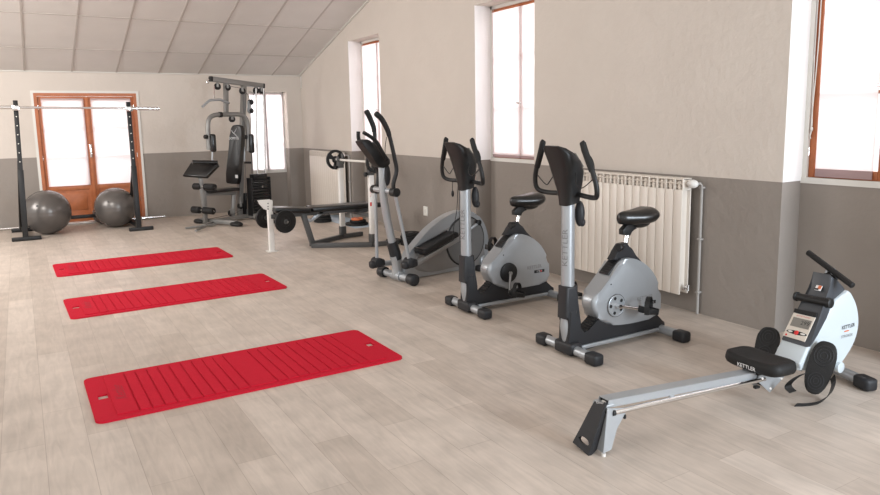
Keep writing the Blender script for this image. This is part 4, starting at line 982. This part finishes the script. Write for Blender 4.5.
# barbell in the cradles
q0, z0_ = NU; q1, z1_ = FU
zb_ = (z0_+z1_)/2+.038
bd0 = Vector((q0[0]-.0, q0[1], z0_+.095)); bd1 = Vector((q1[0]-.0, q1[1], z1_+.040)); dd = (bd1-bd0).normalized()
pA = bd0-dd*.13; pB = bd1+dd*.13
bb = thing('barbell', 'short chrome barbell resting on the white bench uprights', 'barbell', (3.51, by, zb_))
bm = new(); cyl(bm, pA-dd*.16, pB+dd*.16, .0145, n=14); obj('shaft', bm, TRIM, bb)
for p, s in ((pA, -1), (pB, 1)):
    bm = new(); lathe(bm, [(0, .026), (.02, .026), (.022, .018)], p+dd*s*.028, dd*s, 16); lathe(bm, [(0, .026), (.02, .026), (.022, .018)], p-dd*s*.028, -dd*s, 16); obj('collar', bm, CHROME, bb)
plate_at(pA, dd, .128, .034, 'black three-grip plate on the barbell end behind the elliptical arms', BLACK, grips=3)
plate_at(pB, dd, .128, .034, 'black three-grip plate on the far barbell end in front of the radiator', BLACK, grips=3)

# loose plates on the floor
mt = thing('floor_mat', 'thin pale blue mat on the floor under the loose plates by the wall', 'mat', (4.12, 9.8, 0))
bm = new(); prism(bm, [(3.98, 9.10, 0), (4.335, 9.10, 0), (4.335, 10.62, 0), (3.96, 10.62, 0)], (0, 0, .008), .003, 2); obj('mat_sheet', bm, PALEBLUE, mt)
c1 = F(323.5, 219.5); 
for k, r in enumerate((.132, .132, .130)):
    plate_at((3.855-.004*k, 10.02+.008*k, .02+.038*k), (0, 0, 1), r, .034, ['bottom', 'middle', 'top'][k]+' black plate of the flat stack below the radiator', RUBBER, 'plates stacked on the floor by the radiator')
pc_ = Vector((4.12, 9.36, 0))
plate_at((pc_.x, pc_.y, .027), (0, 0, 1), .165, .034, 'large black plate on the pale blue mat, under the orange disc', RUBBER, 'plates stacked on the pale blue mat')
plate_at((pc_.x+.02, pc_.y, .064), (0, 0, 1), .12, .034, 'smaller black plate directly beneath the orange disc', RUBBER, 'plates stacked on the pale blue mat')
plate_at((pc_.x+.01, pc_.y, .096), (0, 0, 1), .085, .026, 'small orange disc topping the plates on the blue mat', ORANGE, 'plates stacked on the pale blue mat')
for k, r in enumerate((.118, .125, .122, .115)):
    plate_at((4.0+.004*(k % 2), 7.50-.005*k, .019+.038*k), (0, 0, 1), r, .035, ['bottom', 'second', 'third', 'top'][k]+' black plate of the tall stack behind the elliptical trainer', RUBBER, 'plates stacked behind the elliptical trainer')
plate_at((3.90, 7.74, .02), (0, 0, 1), .10, .034, 'single small black plate flat on the floor beside the tall stack', RUBBER, 'plates stacked behind the elliptical trainer')

# ================================================================ multi-station home gym
GA = Axis(2.30, 10.865, 20)
gu, gv = GA.u, GA.v
hg = thing('home_gym', 'tall grey and black multi-station home gym with a weight stack by the bright window', 'home gym', (2.6, 10.9, 0))
def G(x, y, o=0): return GA(x, y, o)
def part(name, fn, m, parent=None, lab=None, **k):
    bm = new(); fn(bm); return obj(name, bm, m, parent or hg, lab, **k)
# base
pn0, pf0 = F(236.5, 226.2), F(200, 223.2)
part('front_cross_beam', lambda b: bar(b, (pf0.x, pf0.y, .05), (pn0.x, pn0.y, .05), .07, .06), GYMGREY)
for p, nm in ((pn0, 'near'), (pf0, 'far')):
    part('foot_pad', lambda b: (ell(b, (p.x, p.y, .03), .13, .075, .045, gv, gu, seg=18), bmesh.ops.translate(b, verts=[w for w in b.verts if w.co.z < 0], vec=(0, 0, .012))), BLACK, lab='black rubber foot pad')
mid_ = F(216, 224.2); end_ = F(262, 216.6)
part('spine_beam', lambda b: bar(b, (mid_.x, mid_.y, .05), (end_.x, end_.y, .05), .07, .06), GYMGREY)
fpa, fpb = F(185.5, 229), F(216, 226.2)
part('row_foot_plate', lambda b: (bar(b, (fpa.x, fpa.y, .015), (fpb.x, fpb.y, .03), .06, .02), bar(b, (F(204, 227.5).x, F(204, 227.5).y, .03), (F(214, 224).x, F(214, 224).y, .04), .05, .03), cyl(b, F(196, 230.6, .03), F(205, 226.5, .03), .018, n=10)), GYMGREY)
# seat front post with leg developer and arm-curl pad
part('front_post', lambda b: (bar(b, G(205.5, 223), G(203.8, 191), .065, .065, .005, (1, 0, 0)), bar(b, G(203.6, 193), G(200.0, 178), .055, .055, .005, (1, 0, 0))), GYMGREY)
part('lever_arm', lambda b: bar(b, G(201.3, 189, -.08), G(206.3, 222, -.05), .05, .05, .004, (1, 0, 0)), GYMGREY)
def roller(xy0, xy1, r):
    a = G(*xy0, .16); c = G(*xy1, -.28); m_ = (a+c)/2; d_ = gv
    ax_ = (c-a); 
    bm = new(); cyl(bm, a, c, .014, n=10); rd = obj('roller_bar', bm, CHROME, hg)
    for t0, t1 in ((0, .36), (.52, 1)):
        bm = new(); lathe(bm, [(0, r*.75), (.012, r), ((t1-t0)*ax_.length-.012, r), ((t1-t0)*ax_.length, r*.75)], a.lerp(c, t0), ax_, 18); obj('foam_roller', bm, RUBBER, rd, 'black foam roller')
roller((194, 186.3), (215, 187.2), .050); roller((192.5, 209.5), (213.8, 211.2), .052)
pp = [G(182.5, 176, -.0), G(190.5, 162, .0)]
# slanted arm-curl pad
ppl = [onplane(x, y, G(200, 170), (Vector((-.55, -.65, .52)))) for x, y in ((182.4, 175.2), (190.8, 162), (216.5, 161.5), (217.8, 164.8), (206, 177.0))]
part('arm_curl_pad', lambda b: (prism(b, ppl, Vector((.55, .65, -.52))*.065, .016, 3), cyl(b, ppl[2]+Vector((-.35, 0, .005)), ppl[2]+Vector((.01, 0, -.015)), .032, n=14)), BLACKGLOSS, lab='black slanted arm curl pad')
# seat
sA, sB = G(205.5, 190), G(235.8, 189.6)
part('seat_rail', lambda b: bar(b, sA-Vector((0, 0, .055)), sB-Vector((0, 0, .055)), .06, .06), GYMGREY)
part('seat_pad', lambda b: box(b, (sA+sB)/2-Vector((0, 0, .005)), ((sB-sA).length, .24, .045), .018, 3, gu, gv), BLACKGLOSS, lab='black seat pad')
part('seat_post', lambda b: bar(b, G(232.8, 222), G(233.5, 194), .06, .06, .005, (1, 0, 0)), GYMGREY)
# mast, rear posts and top beam
part('mast', lambda b: bar(b, G(239.5, 219), G(243.8, 84), .07, .07, .005, gu), GYMGREY, lab='grey main mast behind the back pad')
part('front_mast', lambda b: bar(b, G(226.0, 115), G(225.8, 82.5), .06, .06, .005, gu), GYMGREY)
tA, tB = G(211.3, 79), G(263.2, 86)
tb_ = part('top_beam', lambda b: bar(b, tA, tB, .075, .075, .006), GYMGREY, lab='grey top beam with black end caps')
part('end_cap', lambda b: (bar(b, tA-(tB-tA).normalized()*.03, tA+(tB-tA).normalized()*.012, .079, .079, .012)), BLACK, tb_)
part('end_cap', lambda b: (bar(b, tB-(tB-tA).normalized()*.03, tB+(tB-tA).normalized()*.012, .079, .079, .012)), BLACK, tb_)
part('hook', lambda b: tube(b, [G(210, 79.5), G(207.5, 80.5), G(207, 82.5), G(208.8, 83)], .008, 8, sm=3), CHROME, tb_)
def pulley(x, y, o, r=.05, w=.03):
    c = G(x, y, o); bm = new(); lathe(bm, [(-w/2, r), (-w/4, r*.82), (w/4, r*.82), (w/2, r), (w/2, .012)], c, gv, 22); p_ = obj('pulley', bm, BLACK, hg)
    bm = new(); bx(bm, (c.x-.018, c.y-.024, c.z-.01), (c.x+.018, c.y+.024, c.z+r*1.2), .004); obj('pulley_bracket', bm, GYMGREY, p_)
for a in ((217.5, 86.5, 0), (227.5, 87.5, -.02), (242.3, 91, -.05), (256, 90.5, 0), (261.5, 91, -.06), (232, 119, -.1), (231, 213, 0), (240.5, 206, -.03)): pulley(*a)
# lat bar on its chain
part('chain', lambda b: [lathe(b, [(-.011, .006), (0, .010), (.011, .006)], G(214.2, 86.5+k*1.05), (0, 0, 1), 8) for k in range(13)], CHROME, lab='short chain holding the lat bar', kind='stuff')
lb = part('lat_bar', lambda b: tube(b, [G(202.3, 107, -.05), G(208.5, 101.3, -.05), G(211, 100.2, -.05), G(219, 99.7, -.05), G(221.5, 100.2, -.05), G(228.3, 103, -.05)], .019, 10, sm=2), SILVER, lab='bent silver lat pull bar')
part('bar_tip', lambda b: cyl(b, G(227.6, 102.7, -.05), G(229, 103.2, -.05), .016, n=10), BLACK, lb)
# press frame: arch with two hanging arms and arm pads
arch = [(209, 150), (208.2, 137), (208.0, 124), (209.8, 118), (214.5, 115.2), (221, 114.6), (232, 114.4), (240, 114.6), (245, 117.5), (247.6, 124), (247.9, 137), (247.5, 151)]
AV = [.20, .20, .19, .17, .12, .06, -.02, -.08, -.13, -.17, -.18, -.18]
pa = part('press_arms', lambda b: tube(b, [G(x, y, -.12+.0*o) for (x, y), o in zip(arch, AV)], .034, 14, sm=3), GYMGREY, lab='grey arched press frame')
part('bearing', lambda b: cyl(b, G(219, 114.7, -.12), G(221.5, 114.7, -.12), .042, n=14), BLACK, pa)
for x0, y0, x1, y1 in ((212.6, 134, 213.2, 152), (251, 134, 251.3, 153)):
    c0_, c1_ = G(x0, y0, -.14), G(x1, y1, -.14); m_ = (c0_+c1_)/2
    bm = new(); box(bm, m_, (.085, .10, (c0_-c1_).length), .028, 3, (1, 0, 0), (0, 1, 0)); obj('arm_pad', bm, BLACKGLOSS, pa, 'black upright arm pad')
for x, y in ((205.8, 136.8), (245.5, 137)):
    bm = new(); c = G(x, y, -.15); lathe(bm, [(-.03, .02), (-.02, .032), (.02, .032), (.03, .02)], c, gu, 14); obj('adjust_knob', bm, BLACK, pa)
for x in (212.3, 244.5):
    bm = new(); tube(bm, [G(x-2.5, 147, -.14), G(x-.5, 147.2, -.14), G(x, 149, -.14), G(x, 161.5, -.14)], .013, 10, sm=3); obj('hand_grip', bm, SILVER, pa)
bm = new(); cyl(bm, G(244.8, 162.6, -.14), G(250.8, 162.6, -.14), .018, n=10); obj('side_grip', bm, RUBBER, pa)
# back pad with white emblem
bpn = Vector((-.80, -.60, .05)).normalized(); bp0 = G(236, 155, -.10)
def BP(x, y, h=0.): return onplane(x, y, bp0+bpn*h, bpn)
bpoly = smoothpoly([BP(x, y) for x, y in ((230.3, 128), (234.6, 125), (239.2, 125.2), (241.2, 128.5), (240.8, 145), (239.2, 162), (237.4, 182), (235.5, 184), (227.2, 183.2), (225.4, 180.5), (226.8, 165), (228.8, 146))], 2)
bk = part('back_pad', lambda b: prism(b, bpoly, -bpn*.085, .02, 3), BLACKGLOSS, lab='tall black back pad with a white emblem')
bX = Vector((0, 0, 1)).cross(bpn).normalized()
def stroke(b, pts, w):
    P = catmull([BP(x, y, .003) for x, y in pts], 4)
    tube(b, P, [w*(.35+.65*math.sin(PI*min(max(i/(len(P)-1), .06), .94))) for i in range(len(P))], 6, flat=.4)
part('emblem', lambda b: (stroke(b, [(231.6, 130.2), (232.6, 132.2), (234.2, 133.4), (235.8, 135.0), (237.6, 137.2)], .012), stroke(b, [(236.6, 128.4), (235.8, 130.4), (234.6, 132.2), (233.4, 133.4)], .011)), LETTERW, bk, 'white leaping emblem')
part('lettering', lambda b: text(b, 'DOMYOS', BP(233.9, 138.4, .002), bX, (0, 0, 1), .052, .001, sx=.85), LETTERW, bk)
part('pad_tag', lambda b: box(b, BP(236.6, 176.5, .001), (.05, .05, .002), 0, 1, bX, (0, 0, 1)), LETTERW, bk, smooth=False)
# floating double pulley, guide rods, cables
part('double_pulley', lambda b: (prism(b, smoothpoly([G(x, y, -.10) for x, y in ((249, 102), (250.4, 100.5), (252, 102), (251.4, 106), (252.4, 111), (250.6, 113), (249, 111), (249.8, 106))], 2), gv*.05, .004, 1)), SILVER, lab='floating double pulley')
for y in (102.3, 110.8): part('pulley', lambda b: lathe(b, [(-.035, .032), (-.03, .04), (.03, .04), (.035, .032)], G(250.6, y, -.075), gv, 16), BLACK)
stc = G(264, 217, 0); stc = Vector((3.275, 11.10, 0))
def SK(x, y, yy): return onplane(x, y, stc + gv*yy, gv)
for x0, x1 in ((255.9, 257.8), (263.4, 265.8)):
    a_, c_ = SK(x0, 88.5, -.03), SK(x1, 176, -.03); part('guide_rod', lambda b: cyl(b, c_+(c_-a_)*.4, a_, .0125, n=10), CHROME)
zt_ = SK(262, 173.8, -.1).z; 
sx0, sx1 = SK(252.6, 200, -.11), SK(271.5, 200, -.11); sw = (sx1-sx0).length; smid = Vector(((sx0+sx1)/2)); smid = smid + gv*.065
npl = 11; z_b, z_t = .10, SK(262, 179.5, -.1).z; hh = (z_t-z_b)/npl
for k in range(npl):
    part('stack_plate', lambda b: box(b, (smid.x, smid.y, z_b+hh*(k+.5)), (sw*.86, .13, hh-.010), .006, 2, gu, gv), BLACK)
part('stack_head', lambda b: (box(b, (smid.x, smid.y, (z_t+zt_)/2), (sw*.70, .12, zt_-z_t), .010, 2, gu, gv), box(b, (smid.x, smid.y, zt_-.04), (sw*.5, .14, .03), .008, 2, gu, gv)), BLACK)
for s in (-1, 1): part('stack_side_post', lambda b: box(b, (smid.x+gu.x*s*sw*.47, smid.y+gu.y*s*sw*.47, (z_t+.05)/2+.02), (.022, .14, z_t-.02), .006, 2, gu, gv), BLACK)
part('stack_base', lambda b: box(b, (smid.x, smid.y, .06), (sw*1.0, .16, .08), .012, 2, gu, gv), GYMGREY)
part('selector_pin', lambda b: cyl(b, (smid.x+.03, smid.y-.06, z_t-.11), (smid.x+.03, smid.y-.09, z_t-.11), .014, n=10), CHROME)
part('rear_stub', lambda b: bar(b, G(244.8, 216.5, 0), G(244.6, 193, 0), .05, .06, .005, gu), BLACK)
part('tie_bar', lambda b: bar(b, G(245, 197, 0), SK(253, 197, 0), .03, .03), CHROME)
part('stub_foot', lambda b: bar(b, G(247.5, 217, 0), G(247.2, 209, 0), .06, .06, .005, gu), GYMGREY)
for pts in ([(243, 93), (244, 117), (246, 200)], [(246.8, 93), (250.4, 101)], [(250.6, 112), (252.5, 196)], [(228.5, 86), (242.5, 88.5)], [(240, 197), (238.5, 165)], [(241, 210), (234, 214), (207, 219.5)], [(255, 92), (250.6, 101)]):
    part('cable', lambda b: tube(b, [G(x, y, -.06) for x, y in pts], .0045, 6), DARKFRAME)
# ================================================================ camera, light
cam = bpy.data.cameras.new('camera'); co = bpy.data.objects.new('camera', cam); C.objects.link(co)
R3 = Matrix((CR, CU, -CF)).transposed(); co.matrix_world = Matrix.Translation(EYE) @ R3.to_4x4()
cam.sensor_fit = 'HORIZONTAL'; cam.sensor_width = 36; cam.lens = 36*FPX/880
cam.shift_x = (440-CX)/880; cam.shift_y = -(247.5-CY)/880
cam.clip_start = .05; cam.clip_end = 100
sc.camera = co

w = bpy.data.worlds.new('world'); sc.world = w; w.use_nodes = True
bg = w.node_tree.nodes['Background']; bg.inputs['Color'].default_value = (1.0, .985, .965, 1); bg.inputs['Strength'].default_value = WORLD
def area(name, loc, target, sx, sy, power, col=(1, 1, 1), spread=180):
    l = bpy.data.lights.new(name, 'AREA'); l.shape = 'RECTANGLE'; l.size = sx; l.size_y = sy; l.energy = power; l.color = col; l.spread = math.radians(spread)
    o = bpy.data.objects.new(name, l); C.objects.link(o); o.location = loc
    o.rotation_euler = (Vector(target)-Vector(loc)).to_track_quat('-Z', 'Y').to_euler(); return o
for y0, y1, zt in NICHE:
    y = (y0+y1)/2; area('daylight', (6.3, y, 2.6), (4.6, y, 1.8), 2.2, 2.4, DAY, (.93, .97, 1))
area('daylight', (3.77, 13.9, 2.2), (3.77, 12.3, 1.3), 1.6, 2.2, DAY*1.6, (.93, .97, 1))
area('daylight', (.95, 13.9, 2.2), (.95, 12.2, 1.2), 2.2, 2.2, DAY*.9, (.93, .97, 1))
area('added_fill', (-2.6, 2.0, 3.6), (2.2, 6.5, .6), 3.0, 3.0, FILL, (1, .97, .94))  # added soft fill from the open left side, not a lamp of the room
area('added_fill', (-2.5, 9.5, 2.6), (1.5, 9.5, 1.2), 2.0, 2.0, FILL2, (1, .97, .94))  # added fill that brightens the back of the room
area('added_fill', (-1.5, 5.5, 3.4), (1.2, 12, 1.0), 1.6, 1.2, FILL3, (1, .97, .94))  # extra unseen lamp, added to lift the back wall
area('daylight', (3.7, -2.3, 1.7), (3.75, 5, 1.2), 1.5, 2.0, DAY2, (.80, .90, 1))
for o in sc.objects:
    if 'base' in o: del o['base']
sc.view_settings.view_transform = 'Standard'; sc.view_settings.look = 'None'; sc.view_settings.exposure = 0.0; sc.view_settings.gamma = 1.0
